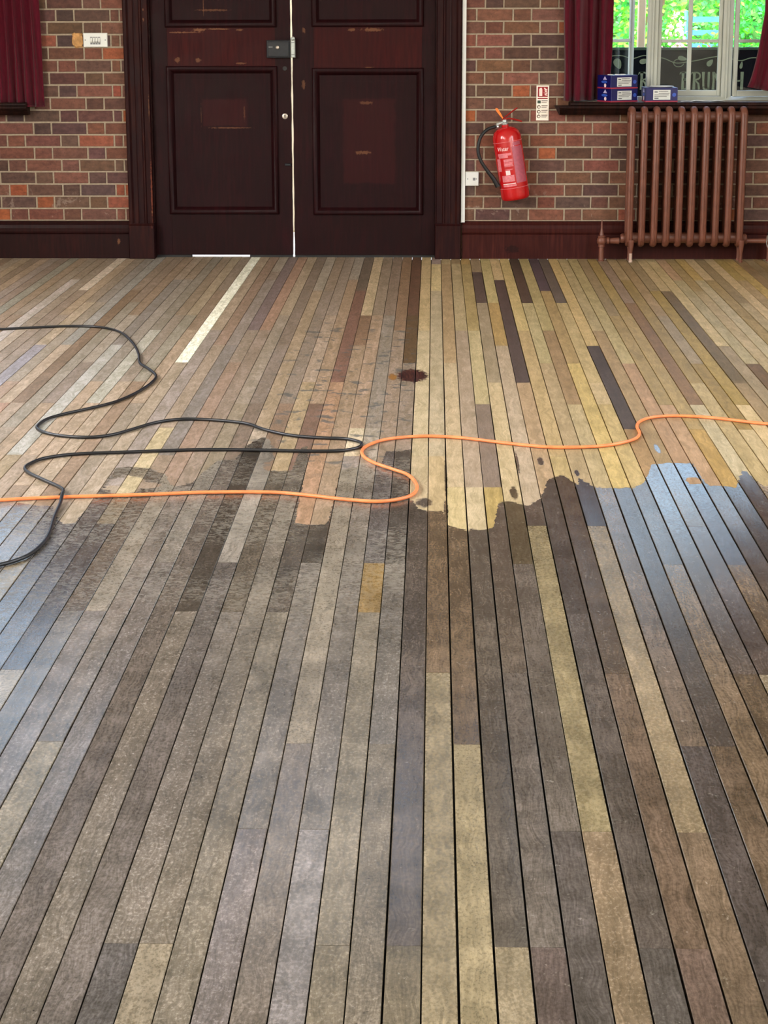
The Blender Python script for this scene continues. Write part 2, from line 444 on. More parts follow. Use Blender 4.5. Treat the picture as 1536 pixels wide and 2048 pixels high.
BLACK_PATH = [(-2.31, -2.985), (-2.167, -2.952), (-2.026, -2.902), (-1.833, -2.852), (-1.676, -2.882), (-1.551, -3.037), (-1.443, -3.349), (-1.369, -3.657), (-1.326, -3.907), (-1.266, -4.058), (-1.209, -4.229), (-1.209, -4.416), (-1.242, -4.63), (-1.297, -4.813), (-1.377, -4.948), (-1.457, -5.059), (-1.508, -5.158), (-1.521, -5.281), (-1.507, -5.355), (-1.457, -5.427), (-1.381, -5.479), (-1.284, -5.495), (-1.207, -5.45), (-1.146, -5.349), (-1.077, -5.227), (-0.988, -5.159), (-0.87, -5.166), (-0.727, -5.231), (-0.639, -5.35), (-0.537, -5.447), (-0.422, -5.49), (-0.328, -5.506), (-0.274, -5.557), (-0.262, -5.608), (-0.28, -5.668), (-0.337, -5.71), (-0.445, -5.72), (-0.628, -5.707), (-0.847, -5.702), (-1.114, -5.748), (-1.289, -5.784), (-1.385, -5.851), (-1.421, -5.939), (-1.425, -6.009), (-1.396, -6.084), (-1.319, -6.194), (-1.25, -6.293), (-1.224, -6.37), (-1.209, -6.505), (-1.194, -6.699), (-1.173, -6.893), (-1.171, -7.009), (-1.185, -7.126), (-1.215, -7.197), (-1.25, -7.24), (-1.322, -7.303)]
ORANGE_PATH = [(-1.507, -6.497), (-1.414, -6.472), (-1.32, -6.447), (-1.225, -6.428), (-1.096, -6.409), (-0.934, -6.386), (-0.772, -6.355), (-0.606, -6.345), (-0.506, -6.354), (-0.404, -6.39), (-0.286, -6.442), (-0.188, -6.467), (-0.123, -6.446), (-0.075, -6.391), (-0.054, -6.307), (-0.057, -6.208), (-0.087, -6.084), (-0.14, -6.002), (-0.204, -5.91), (-0.244, -5.815), (-0.257, -5.717), (-0.24, -5.625), (-0.187, -5.529), (-0.104, -5.475), (-0.011, -5.456), (0.101, -5.481), (0.211, -5.54), (0.32, -5.598), (0.428, -5.639), (0.537, -5.637), (0.631, -5.61), (0.709, -5.549), (0.757, -5.479), (0.779, -5.389), (0.781, -5.271), (0.8, -5.177), (0.849, -5.1), (0.931, -5.064), (1.046, -5.077), (1.156, -5.133), (1.226, -5.179), (1.307, -5.216), (1.406, -5.251)]



def edge_y(x):
    """far limit of the old finish: sanded wood lies beyond it"""
    pts = EDGE_WEST if x < X0 else EDGE_EAST
    if x <= pts[0][0]:
        return pts[0][1]
    for (xa, ya), (xb, yb) in zip(pts, pts[1:]):
        if xa <= x <= xb:
            return ya + (yb - ya) * (x - xa) / max(xb - xa, 1e-6)
    return pts[-1][1]


# ------------------------------------------------------------------ materials
def floor_material():
    n = Nodes('floorboard_wood')
    ca, cb, rnd = n.attr('sanded').outputs['Color'], n.attr('finished').outputs['Color'], n.attr('grain').outputs['Fac']
    shift = n.m('MULTIPLY', rnd, 37.0)
    # limit between sanded and finished wood
    wob = n.m('MULTIPLY', n.m('SUBTRACT', n.noise(n.P, 38.0, 3.0), 0.5), 0.020)
    wob2 = n.m('MULTIPLY', n.m('SUBTRACT', n.noise(n.P, 22.0, 3.0), 0.5), 0.10)
    xw = n.m('ADD', n.X, wob)

    def side(pts, xa, xb):
        q = [((x - xa) / (xb - xa), (y + 8.0) / 4.0) for x, y in pts]
        return n.m('SUBTRACT', n.m('MULTIPLY', n.curve(n.m('DIVIDE', n.m('SUBTRACT', xw, xa), xb - xa, clamp=True), q), 4.0), 8.0)
    ew = side(EDGE_WEST, EDGE_WEST[0][0], EDGE_WEST[-1][0])
    ee = side(EDGE_EAST, EDGE_EAST[0][0], EDGE_EAST[-1][0])
    isw = n.m('LESS_THAN', n.X, X0)
    edge = n.m('ADD', n.m('MULTIPLY', ew, isw), n.m('MULTIPLY', ee, n.m('SUBTRACT', 1.0, isw)))
    yw = n.m('ADD', n.Y, wob2)
    sand = n.rng(n.m('SUBTRACT', yw, edge), -0.006, 0.006)
    wob3 = n.m('MULTIPLY', n.m('SUBTRACT', n.noise(n.P, 30.0, 3.0), 0.5), 0.9)
    for cx, cy, rx, ry in ((-1.04, -6.22, .075, .15), (-0.965, -6.23, .045, .05), (0.89, -6.13, .030, .055), (-0.57, -5.92, .03, .10)):
        sand = n.m('MAXIMUM', sand, n.spot(n.X, n.Y, cx, cy, rx, ry, wob3, 0.2))
    for cx, cy, rx, ry in ((0.27, -6.31, .016, .11), (0.383, -5.84, .014, .085), (0.043, -6.55, .009, .16), (0.045, -6.1, .006, .35),
                           (0.50, -6.02, .010, .06), (-0.03, -6.45, .035, .07), (0.82, -5.62, .012, .10), (0.30, -5.86, .006, .2)):
        sand = n.m('MULTIPLY', sand, n.m('SUBTRACT', 1.0, n.spot(n.X, n.Y, cx, cy, rx, ry, wob3, 0.4)))
    # grain along the board
    gx = n.m('ADD', n.X, shift)
    warp = n.m('MULTIPLY', n.noise(n.vec(gx, n.m('MULTIPLY', n.Y, 1.0), shift), 7.0, 2.0), 0.05)
    fine = n.noise(n.vec(n.m('MULTIPLY', n.m('ADD', gx, warp), 260.0), n.m('MULTIPLY', n.Y, 9.0), shift), 1.0, 4.0, 0.6)
    figure = n.noise(n.vec(n.m('MULTIPLY', n.m('ADD', gx, n.m('MULTIPLY', warp, 1.6)), 42.0), n.m('MULTIPLY', n.Y, 2.2), shift), 1.0, 3.0, 0.55, 1.2)
    cloud = n.noise(n.vec(gx, n.Y, shift), 9.0, 3.0)
    mott = n.noise(n.vec(n.m('MULTIPLY', gx, 1.6), n.Y, shift), 85.0, 7.0, 0.74)
    crack = n.noise(n.vec(gx, n.m('MULTIPLY', n.Y, 1.1), shift), 34.0, 5.0, 0.6, 1.5)
    # sanded wood
    fa = n.m('MULTIPLY', n.rng(fine, 0.25, 0.75, 0.85, 1.13), n.rng(figure, 0.25, 0.75, 0.82, 1.15))
    swirl = n.noise(n.vec(n.m('MULTIPLY', gx, 2.4), n.m('MULTIPLY', n.Y, 0.8), shift), 16.0, 5.0, 0.65, 2.0)
    isw2 = n.m('LESS_THAN', n.X, X0)
    fa = n.m('MULTIPLY', fa, n.m('ADD', 1.0, n.m('MULTIPLY', n.rng(swirl, 0.32, 0.68, -0.22, 0.20), n.m('ADD', 0.35, n.m('MULTIPLY', isw2, 0.65)))))
    fa = n.m('MULTIPLY', fa, n.rng(cloud, 0.3, 0.7, 0.90, 1.09))
    fa = n.m('MULTIPLY', fa, n.rng(mott, 0.3, 0.7, 0.95, 1.05))
    sanded = n.mix(1.0, ca, n.vec(fa, fa, n.m('POWER', fa, 1.25)), 'MULTIPLY')
    # blue grey stains left in the wood by old nails and damp
    st = n.noise(n.P, 11.0, 3.0, 0.6)
    near = n.m('MULTIPLY', n.m('MULTIPLY', n.rng(n.X, -0.85, -0.55), n.rng(n.X, -0.10, -0.05, 1.0, 0.0)), n.m('MULTIPLY', n.rng(n.Y, -3.0, -2.2, 1.0, 0.0), n.rng(n.Y, -6.2, -5.8)))
    stain = n.m('MULTIPLY', n.rng(st, 0.565, 0.63), near)
    sanded = n.mix(n.m('MULTIPLY', stain, 0.8), sanded, rgb(108, 108, 102, 0.6))
    # worn finish: scuffed and flecked more to the west, streaked to the east
    west = n.rng(n.X, X0 - 0.002, X0 + 0.002, 1.0, 0.0)
    fb = n.m('MULTIPLY', n.rng(fine, 0.25, 0.75, 0.72, 1.26), n.rng(cloud, 0.3, 0.7, 0.80, 1.18))
    fb = n.m('MULTIPLY', fb, n.rng(figure, 0.25, 0.75, 0.84, 1.14))
    amt = n.m('ADD', 0.26, n.m('MULTIPLY', west, 0.08))
    fb = n.m('MULTIPLY', fb, n.m('ADD', 1.0, n.m('MULTIPLY', n.rng(mott, 0.32, 0.68, -1.0, 1.0), amt)))
    fin = n.mix(1.0, cb, n.vec(fb, fb, n.m('POWER', fb, 1.1)), 'MULTIPLY')
    scrape = n.m('MULTIPLY', n.rng(crack, 0.62, 0.70), n.m('MULTIPLY', n.m('SUBTRACT', 1.0, west), 0.18))
    worn_zone = n.m('MULTIPLY', west, n.m('MULTIPLY', n.rng(n.Y, -8.6, -6.7), n.rng(n.noise(n.P, 2.2, 2.0), 0.36, 0.55)))
    flake = n.m('MULTIPLY', n.rng(n.noise(n.vec(n.m('MULTIPLY', gx, 0.8), n.Y, shift), 60.0, 6.0, 0.72, 0.8), 0.47, 0.56), n.m('MULTIPLY', worn_zone, 0.6))
    fin = n.mix(n.m('MAXIMUM', scrape, flake), fin, n.mix(0.45, cb, rgb(188, 180, 160, 0.75)))
    patch = n.rng(n.noise(n.P, 3.3, 2.0), 0.40, 0.60)
    dash = n.noise(n.vec(n.m('MULTIPLY', gx, 62.0), n.m('MULTIPLY', n.Y, 95.0), shift), 1.0, 4.0, 0.6)
    dashes = n.m('MULTIPLY', n.m('MULTIPLY', n.rng(dash, 0.585, 0.66), patch), n.m('ADD', 0.12, n.m('MULTIPLY', west, 0.45)))
    fin = n.mix(dashes, fin, n.mix(0.45, cb, rgb(52, 46, 40, 0.6)))
    pit = n.voronoi(n.vec(n.m('MULTIPLY', gx, 0.8), n.m('MULTIPLY', n.Y, 1.5), shift), 62.0)
    pits = n.m('MULTIPLY', n.rng(pit, 0.09, 0.15, 1.0, 0.0), n.rng(n.noise(n.P, 4.0, 2.0), 0.52, 0.64))
    fin = n.mix(n.m('MULTIPLY', pits, n.m('ADD', 0.2, n.m('MULTIPLY', west, 0.5))), fin, rgb(46, 40, 34, 0.6))
    # broad bleached and darkened drifts running over several boards
    drift = n.noise(n.vec(n.X, n.m('MULTIPLY', n.Y, 0.55), 3.7), 3.0, 3.0, 0.55)
    dv = n.rng(drift, 0.3, 0.7, 0.82, 1.16)
    fin = n.mix(1.0, fin, n.vec(dv, dv, dv), 'MULTIPLY')
    col = n.mix(sand, fin, sanded)
    # worn hollow still holding old red brown varnish
    wobh = n.m('MULTIPLY', n.m('SUBTRACT', n.noise(n.P, 45.0, 4.0, 0.7), 0.5), 1.5)
    hollow = n.spot(n.X, n.Y, -0.090, -4.165, 0.070, 0.165, wobh, 0.12)
    col = n.mix(hollow, col, n.mix(n.rng(fine, 0.4, 0.6), rgb(44, 22, 20, 0.9), rgb(84, 46, 36, 0.9)))
    rim = n.spot(n.X, n.Y, -0.178, -4.20, 0.022, 0.085, wobh, 0.3)
    col = n.mix(rim, col, rgb(150, 105, 52, 0.8))
    n.set('Base Color', col)
    bw = n.t.nodes.new('ShaderNodeRGBToBW')
    n.put(bw.inputs[0], cb)
    gloss = n.rng(bw.outputs[0], 0.06, 0.34, 0.19, 0.40)
    gloss = n.m('ADD', gloss, n.rng(mott, 0.3, 0.7, -0.05, 0.07))
    gloss = n.m('ADD', gloss, n.m('MULTIPLY', n.m('MAXIMUM', scrape, flake), 0.35))
    rough = n.m('ADD', n.m('MULTIPLY', sand, 0.54), n.m('MULTIPLY', n.m('SUBTRACT', 1.0, sand), gloss))
    n.set('Roughness', n.m('SUBTRACT', rough, n.m('MULTIPLY', hollow, 0.1), clamp=True))
    n.set('Specular IOR Level', n.m('ADD', 0.34, n.m('MULTIPLY', sand, -0.04)))
    hgt = n.m('ADD', n.m('MULTIPLY', fine, 0.5), n.m('ADD', n.m('MULTIPLY', mott, 0.6), n.m('MULTIPLY', hollow, -3.0)))
    n.bump(hgt, 0.13, 0.0016)
    return n.mat


def brick_material(name, from_object):
    n = Nodes(name)
    if from_object:
        oi = n.t.nodes.new('ShaderNodeObjectInfo')
        base = oi.outputs['Color']
    else:
        base = n.attr('tone').outputs['Color']
    nz = n.noise(n.P, 26.0, 5.0, 0.65)
    stretch = n.noise(n.vec(n.X, n.Y, n.m('MULTIPLY', n.Z, 3.0)), 14.0, 4.0)
    f = n.m('MULTIPLY', n.rng(nz, 0.3, 0.7, 0.78, 1.22), n.rng(stretch, 0.3, 0.7, 0.86, 1.14))
    col = n.mix(1.0, base, n.vec(f, f, f), 'MULTIPLY')
    fleck = n.m('MULTIPLY', n.rng(n.noise(n.P, 90.0, 2.0), 0.62, 0.70), 0.35)
    col = n.mix(fleck, col, rgb(44, 34, 34, 1.0))
    # old plaster smears low down, where the wall has been knocked and patched
    low = n.rng(n.Z, 0.34, 0.50, 1.0, 0.0)
    sm = n.m('MULTIPLY', n.rng(n.noise(n.P, 9.0, 5.0, 0.7, 0.6), 0.585, 0.64), n.m('MULTIPLY', low, 0.45))
    col = n.mix(sm, col, rgb(165, 145, 130, 0.9))
    n.set('Base Color', col)
    n.set('Roughness', 0.75)
    n.set('Specular IOR Level', 0.25)
    n.bump(nz, 0.35, 0.002)
    return n.mat


def door_material(name, base, streak, marks=()):
    n = Nodes(name)
    g = n.noise(n.vec(n.m('MULTIPLY', n.X, 60.0), n.Y, n.m('MULTIPLY', n.Z, 5.0)), 1.0, 4.0)
    g2 = n.noise(n.P, 4.0, 3.0)
    col = n.mix(n.m('MULTIPLY', n.rng(g, 0.35, 0.7), n.rng(g2, 0.3, 0.7, 0.3, 1.0)), base, streak)
    wob = n.m('MULTIPLY', n.m('SUBTRACT', n.noise(n.P, 60.0, 3.0, 0.7), 0.5), 2.2)
    wl = n.m('MULTIPLY', n.m('SUBTRACT', n.noise(n.P, 14.0, 3.0), 0.5), 0.03)
    for kind, a, b, c, d, tone, k in marks:
        if kind == 'chip':
            msk = n.spot(n.X, n.Z, a, b, c, d, wob, 0.5)
        else:
            msk = n.slab(n.X, n.Z, a, b, c, d, wl)
        col = n.mix(n.m('MULTIPLY', msk, k), col, tone)
    n.set('Base Color', col)
    n.set('Roughness', n.rng(n.noise(n.P, 8.0, 3.0), 0.3, 0.7, 0.42, 0.6))
    n.set('Specular IOR Level', 0.14)
    n.bump(g, 0.08, 0.001)
    return n.mat


CHIP = rgb(160, 108, 76, 0.5)
GHOST = rgb(72, 24, 24, 0.85)
MARKS = [('chip', -1.48, 1.425, .05, .012, CHIP, .9), ('chip', -1.36, 1.43, .09, .006, CHIP, .9), ('chip', -1.22, 1.425, .025, .007, CHIP, .8),
         ('chip', -1.62, 1.41, .06, .006, CHIP, .6), ('chip', -1.55, 1.41, .10, .005, CHIP, .6), ('chip', -1.62, 1.24, .02, .02, CHIP, .6), ('chip', -1.49, 1.24, .02, .017, CHIP, .6),
         ('chip', -1.22, 1.22, .04, .007, CHIP, .6), ('chip', -0.52, 1.425, .03, .011, CHIP, .7), ('chip', -0.39, 1.425, .08, .013, CHIP, .75),
         ('chip', -0.41, 1.195, .04, .004, CHIP, .6), ('chip', -0.825, 1.09, .014, .03, CHIP, .5), ('chip', -0.82, 1.42, .014, .02, CHIP, .5)]
PANEL_MARKS = [('chip', -1.30, 0.82, .15, .005, CHIP, .55), ('chip', -1.205, 0.91, .006, .05, CHIP, .5), ('chip', -1.48, 0.90, .003, .08, CHIP, .3),
               ('slab', -1.47, -1.19, 0.83, 1.0, GHOST, .3), ('slab', -0.58, -0.25, 0.47, 1.0, GHOST, .28), ('chip', -0.43, 0.975, .05, .012, CHIP, .45),
               ('chip', -0.45, 0.665, .06, .014, CHIP, .6), ('chip', -1.45, 1.57, .003, .08, CHIP, .6), ('chip', -1.40, 1.545, .12, .008, CHIP, .5)]
M = {}
M['board'] = floor_material()
M['brick'] = brick_material('fired_brick', True)
M['brick_bulk'] = brick_material('fired_brick_bulk', False)
M['mortar'] = simple('lime_mortar', rgb(168, 152, 130, 0.86), 0.9, 0, 0.12, 60, 0.2)
M['subfloor'] = simple('dark_underfloor', rgb(30, 24, 20, 0.6), 0.9)
M['plaster'] = simple('cream_plaster', rgb(225, 216, 196, 1.0), 0.85, 0, 0.04, 3)
M['ceiling'] = simple('ceiling_paint', rgb(235, 232, 222, 1.0), 0.9, 0, 0.03, 3)
M['stile'] = door_material('dark_stained_stile', rgb(52, 14, 20, 0.311), rgb(66, 18, 24, 0.400), MARKS)
M['rail'] = door_material('red_stained_rail', rgb(76, 16, 18, 0.355), rgb(94, 24, 22, 0.422), MARKS)
M['panel'] = door_material('dark_stained_panel', rgb(50, 13, 20, 0.333), rgb(64, 18, 24, 0.400), PANEL_MARKS)
M['low_rail'] = door_material('dark_bottom_rail', rgb(48, 14, 18, 0.34), rgb(62, 18, 20, 0.42))  # bottom rail, darker than the other rails
M['trim'] = door_material('dark_stained_trim', rgb(50, 16, 20, 0.42), rgb(70, 28, 22, 0.54),
                          [('chip', -1.802, 0.95, .004, .10, CHIP, .6), ('chip', -1.80, 0.42, .006, .22, rgb(110, 56, 40, 1.2), .7), ('chip', -1.80, 0.29, .006, .012, CHIP, .9),
                           ('chip', -1.82, 1.49, .006, .012, CHIP, .9), ('chip', -1.82, 1.55, .005, .008, CHIP, .9)])
M['skirt_w'] = door_material('dark_skirting', rgb(48, 18, 18, 0.42), rgb(66, 24, 22, 0.50), [('chip', -2.02, 0.105, .011, .022, CHIP, .8)])
M['skirt_e'] = door_material('red_skirting', rgb(74, 28, 24, 0.45), rgb(98, 42, 34, 0.50), [('chip', 0.50, 0.06, .06, .03, rgb(40, 22, 22, 0.38), .6)])
M['sill'] = door_material('dark_sill_wood', rgb(40, 22, 20, 0.38), rgb(72, 38, 30, 0.48))
M['white_frame'] = simple('white_window_paint', rgb(198, 202, 190, 0.76), 0.45, 0, 0.05, 8)
M['white_plastic'] = simple('white_plastic', rgb(226, 228, 224, 1.0), 0.35, 0, 0.02, 6)
M['grey_plastic'] = simple('grey_plastic', rgb(120, 122, 124, 1.0), 0.45)
M['filler'] = simple('ochre_filler', rgb(168, 126, 78, 1.3), 0.9, 0, 0.25, 40, 0.5)
M['black_iron'] = simple('black_japanned_iron', rgb(26, 28, 32, 1.4), 0.4, 0.2, 0.2, 30)
M['brushed'] = simple('dull_aluminium', rgb(190, 198, 196, 1.0), 0.35, 0.7, 0.08, 40)
M['brass'] = simple('worn_steel', rgb(205, 196, 186, 1.0), 0.3, 0.8)
M['rubber'] = simple('black_rubber', rgb(16, 16, 17, 1.0), 0.55)
M['red_paint'] = simple('red_enamel', rgb(190, 14, 20, 0.95), 0.22, 0, 0.04, 10, 0, 0.5, 0.4)
M['red_dark'] = simple('dark_red_lever', rgb(150, 30, 26, 1.0), 0.4)
M['pink_print'] = simple('pale_pink_print', rgb(214, 120, 128, 1.0), 0.4, 0, 0.15, 90)
M['mauve_print'] = simple('mauve_print', rgb(176, 84, 100, 1.0), 0.4, 0, 0.12, 60)
M['white_print'] = simple('white_print', rgb(240, 214, 212, 1.0), 0.45)
M['orange_tag'] = simple('orange_tag', rgb(232, 120, 40, 1.1), 0.4)
M['radiator'] = simple('terracotta_radiator_paint', rgb(140, 84, 64, 0.58), 0.42, 0, 0.12, 18, 0.05)
M['foot_worn'] = simple('bare_cast_iron', rgb(190, 165, 150, 1.0), 0.45, 0.2)
M['sign_white'] = simple('sign_white', rgb(240, 230, 216, 1.1), 0.45, 0, 0.02)
M['sign_red'] = simple('sign_red', rgb(140, 16, 22, 1.1), 0.45, 0, 0.05)
M['sign_pink'] = simple('sign_pale_pink', rgb(246, 208, 198, 1.1), 0.45, 0, 0.05)
M['sign_green'] = simple('sign_green', rgb(40, 66, 50, 1.0), 0.5, 0, 0.2, 200)
M['sign_grey'] = simple('sign_grey_print', rgb(118, 102, 86, 1.0), 0.5, 0, 0.25, 300)
M['sign_ink'] = simple('sign_black_print', rgb(36, 32, 30, 1.0), 0.5, 0, 0.2, 300)
M['box_blue'] = simple('blue_card', rgb(10, 14, 92, 0.85), 0.4, 0, 0.06, 12)
M['box_red'] = simple('red_card_edge', rgb(150, 40, 62, 1.1), 0.5)
M['label'] = simple('white_label', rgb(214, 216, 212, 1.0), 0.6, 0, 0.03)
M['print_grey'] = simple('grey_label_print', rgb(140, 142, 140, 1.0), 0.6)
M['print_dark'] = simple('dark_label_print', rgb(52, 54, 64, 1.0), 0.6)
M['logo_blue'] = simple('mid_blue_print', rgb(44, 78, 170, 1.1), 0.5)
M['logo_pale'] = simple('pale_lilac_print', rgb(178, 170, 206, 1.1), 0.5)
M['black_cord'] = simple('black_cable_sheath', rgb(20, 21, 24, 1.0), 0.38)
M['orange_cord'] = simple('orange_cable_sheath', rgb(236, 134, 78, 1.0), 0.42)
M['paper'] = simple('white_paper', rgb(235, 236, 232, 1.0), 0.7, 0, 0.02)


def curtain_material():
    n = Nodes('crimson_velvet')
    nz = n.noise(n.vec(n.m('MULTIPLY', n.X, 40.0), n.Y, n.m('MULTIPLY', n.Z, 8.0)), 3.0, 3.0)
    f = n.rng(nz, 0.3, 0.7, 0.85, 1.15)
    n.set('Base Color', n.mix(1.0, rgb(124, 12, 44, 0.44), n.vec(f, f, f), 'MULTIPLY'))
    n.set('Roughness', 0.85)
    n.set('Sheen Weight', 0.15)
    n.set('Specular IOR Level', 0.2)
    return n.mat


M['curtain'] = curtain_material()


def glass_material():
    n = Nodes('window_glass')
    tr = n.t.nodes.new('ShaderNodeBsdfTransparent')
    tr.inputs[0].default_value = (0.93, 0.96, 0.95, 1)
    gl = n.t.nodes.new('ShaderNodeBsdfGlossy')
    gl.inputs['Roughness'].default_value = 0.02
    fr = n.t.nodes.new('ShaderNodeFresnel')
    fr.inputs[0].default_value = 1.45
    mx = n.t.nodes.new('ShaderNodeMixShader')
    n.t.links.new(fr.outputs[0], mx.inputs[0])
    n.t.links.new(tr.outputs[0], mx.inputs[1])
    n.t.links.new(gl.outputs[0], mx.inputs[2])
    n.t.links.new(mx.outputs[0], n.out.inputs[0])
    return n.mat


M['glass'] = glass_material()

# ------------------------------------------------------------------ floor
sub = MB().box(ROOM_W - .3, ROOM_E + .3, ROOM_S - .3, 0.075, -0.12, -0.021)
floor = struct(sub.build('floor', M['subfloor']), 'worn narrow strip wood floor, half of it freshly sanded')


def wood(c):
    return tuple(lin(q) for q in c)


def jitter(c, rng, a=7):
    d = rng.uniform(-a, a)
    return tuple(q + d + rng.uniform(-2.5, 2.5) for q in c)


def calm(c, pool, f):
    """a tone drawn part of the way from the pool's mean"""
    return tuple(sum(t[i] for t in pool) / len(pool) * (1 - f) + c[i] * f for i in range(3))


def board_x(k):
    return X0 + (k * WIDTH_E if k >= 0 else k * WIDTH_W)


def board_shape(mb, x0, x1, y0, y1, dz0, dz1):
    """one board, its edges eased and its face slightly cupped by wear"""
    b, t, w, cup = 0.0012, 0.02, x1 - x0, 0.00035
    dm = (dz0 + dz1) / 2 - cup
    sec = [(x0, -t), (x1, -t), (x1, dz1 - b), (x1 - b, dz1), (x0 + .68 * w, dm), (x0 + .32 * w, dm), (x0 + b, dz0), (x0, dz0 - b)]
    mb.prism(sec, 1, y0, y1)


segments = []
k_lo, k_hi = int(math.floor((ROOM_W - X0) / WIDTH_W)), int(math.ceil((ROOM_E - X0) / WIDTH_E))
for k in range(k_lo, k_hi):
    rng = random.Random(1000 + k)
    cuts = sorted(set(JOINTS.get(k, [])))
    y_top = 0.076 if -30 < k < 2 else 0.0
    # complete the pattern where no joint was measured
    idx = list(cuts)
    bounds = [-1] + cuts + [len(JOIST_Y)]
    for a, b in zip(bounds, bounds[1:]):
        at = a
        while b - at > 9:
            at += rng.randint(3, 7)
            if b - at >= 3:
                idx.append(at)
    ys = [y_top] + [JOIST_Y[i] for i in sorted(set(idx))] + [ROOM_S]
    for ya, yb in zip(ys, ys[1:]):
        segments.append((k, yb, ya))

# tones met on each side and state of the floor serve the boards that were not sampled one by one
POOL = {(w_, s_): [t[1:] for k, ts in TONES.items() for t in ts if (k < 0) == w_ and (t[0] > edge_y(board_x(k) + .03)) == s_ and (not s_ or 100 < t[2] < 190)]
        for w_ in (True, False) for s_ in (True, False)}
infos = []
for k, yb, ya in segments:
    rng = random.Random(int(5000 + k * 97 + round(ya * 100)))
    xa, xb = board_x(k), board_x(k + 1)
    xm = (xa + xb) / 2
    lim = edge_y(xm)
    sa = [t for t in TONES.get(k, []) if yb <= t[0] <= ya and t[0] > lim]
    sb = [t for t in TONES.get(k, []) if yb <= t[0] <= ya and t[0] <= lim]
    mean = lambda s: tuple(sum(wood(t[1:])[i] for t in s) / len(s) for i in range(3))
    pw = (k < 0)
    ca = mean(sa) if sa else wood(calm(rng.choice(POOL[pw, True]), POOL[pw, True], .35 if pw else .6))
    cb = mean(sb) if sb else wood(calm(rng.choice(POOL[pw, False]), POOL[pw, False], .7))
    gap_e = 0.0036 if k >= -1 else 0.0024
    infos.append((k, xa + gap_e * rng.uniform(.1, .35), xb - gap_e * rng.uniform(.5, 1.0), yb + 0.0008, ya - 0.0008,
                  rng.uniform(-.0005, .0005), rng.uniform(-.0005, .0005), ca, cb, rng.random()))


def set_tones(me, per_vertex):
    for name, i in (('sanded', 0), ('finished', 1)):
        a = me.attributes.new(name, 'FLOAT_COLOR', 'POINT')
        a.data.foreach_set('color', [q for v in per_vertex for q in (*v[i], 1.0)])
    a = me.attributes.new('grain', 'FLOAT', 'POINT')
    a.data.foreach_set('value', [v[2] for v in per_vertex])


def seen(x, y):
    """rough size of a board end on the picture, nothing if well outside the view"""
    d = math.hypot(x, y + CAM_D)
    if y < -10.2:
        return 0
    half = (y + CAM_D) * 0.212
    xc = -(y + CAM_D) * 0.025
    return 0 if abs(x - xc) > half else 1.0 / d


ranked = []
for i, inf in enumerate(infos):
    k, xa, xb, ya, yb = inf[:5]
    s, m = 0.0, 12
    for j in range(m):
        yy = ya + (yb - ya) * (j + .5) / m
        w = seen((xa + xb) / 2, yy)
        s += (yb - ya) / m * w ** 3
    ranked.append((s, i))
ranked.sort(reverse=True)
single = {i for s, i in ranked[:300] if s > 0}
bulk, bulk_t = MB(), []
for i, (k, xa, xb, ya, yb, d0, d1, ca, cb, r) in enumerate(infos):
    if i in single:
        mb = MB()
        board_shape(mb, xa, xb, ya, yb, d0, d1)
        o = mb.build('floorboard', M['board'], floor, smooth=True, angle=20)
        set_tones(o.data, [(ca, cb, r)] * len(mb.v))
    else:
        board_shape(bulk, xa, xb, ya, yb, d0, d1)
        bulk_t += [(ca, cb, r)] * 16
o = bulk.build('floorboards', M['board'], floor, smooth=True, angle=20)
set_tones(o.data, bulk_t)
o['kind'] = 'stuff'

# ------------------------------------------------------------------ room shell
DOOR = (-1.90, 0.12, 0.0, 2.72)          # x0, x1, z0, z1 of the openings
WIN_E = (0.88, 2.34, 0.985, 2.06)
WIN_W = (-4.00, -2.54, 0.985, 3.60)
WIN_H = (-1.36, 0.16, 3.55, 4.75)         # unseen high window, added for reflections on the floor


def wall_sheet(mb, a0, a1, z1, holes, put):
    """wall round rectangular holes, cut into boxes"""
    xs = sorted({a0, a1} | {h[0] for h in holes} | {h[1] for h in holes})
    for xa, xb in zip(xs, xs[1:]):
        zs = [(h[2], h[3]) for h in holes if h[0] <= xa and xb <= h[1]]
        z = 0.0
        for za, zb in sorted(zs):
            if za > z:
                put(mb, xa, xb, z, za)
            z = zb
        if z < z1:
            put(mb, xa, xb, z, z1)


mb = MB()
wall_sheet(mb, ROOM_W - .3, ROOM_E + .3, ROOM_H, [DOOR, WIN_E, WIN_W, WIN_H], lambda m, a, b, c, d: m.box(a, b, 0.002, 0.33, c, d))
wall_back = struct(mb.build('wall_back', M['mortar']), 'red brown brick wall with pale mortar joints')
for side, x, sgn in (('west', ROOM_W, -1), ('east', ROOM_E, 1)):
    ys, hw, zs, zh = ADDED_SIDE_WINDOWS[side]
    mb = MB()
    holes = [(y - hw, y + hw, zs, zh) for y in ys]
    wall_sheet(mb, ROOM_S, 0.002, ROOM_H, holes, lambda m, a, b, c, d: m.box(min(x, x + sgn * .3), max(x, x + sgn * .3), a, b, c, d))
    struct(mb.build('wall_left' if side == 'west' else 'wall_right', M['plaster']), 'cream plastered side wall with tall window openings added for light')
struct(MB().box(ROOM_W - .3, ROOM_E + .3, ROOM_S - .3, ROOM_S, 0, ROOM_H).build('wall_front', M['plaster']), 'cream plastered end wall facing the doors')
struct(MB().box(ROOM_W - .3, ROOM_E + .3, ROOM_S - .3, 0.33, ROOM_H, ROOM_H + .2).build('ceiling', M['ceiling']), 'plain off-white ceiling')

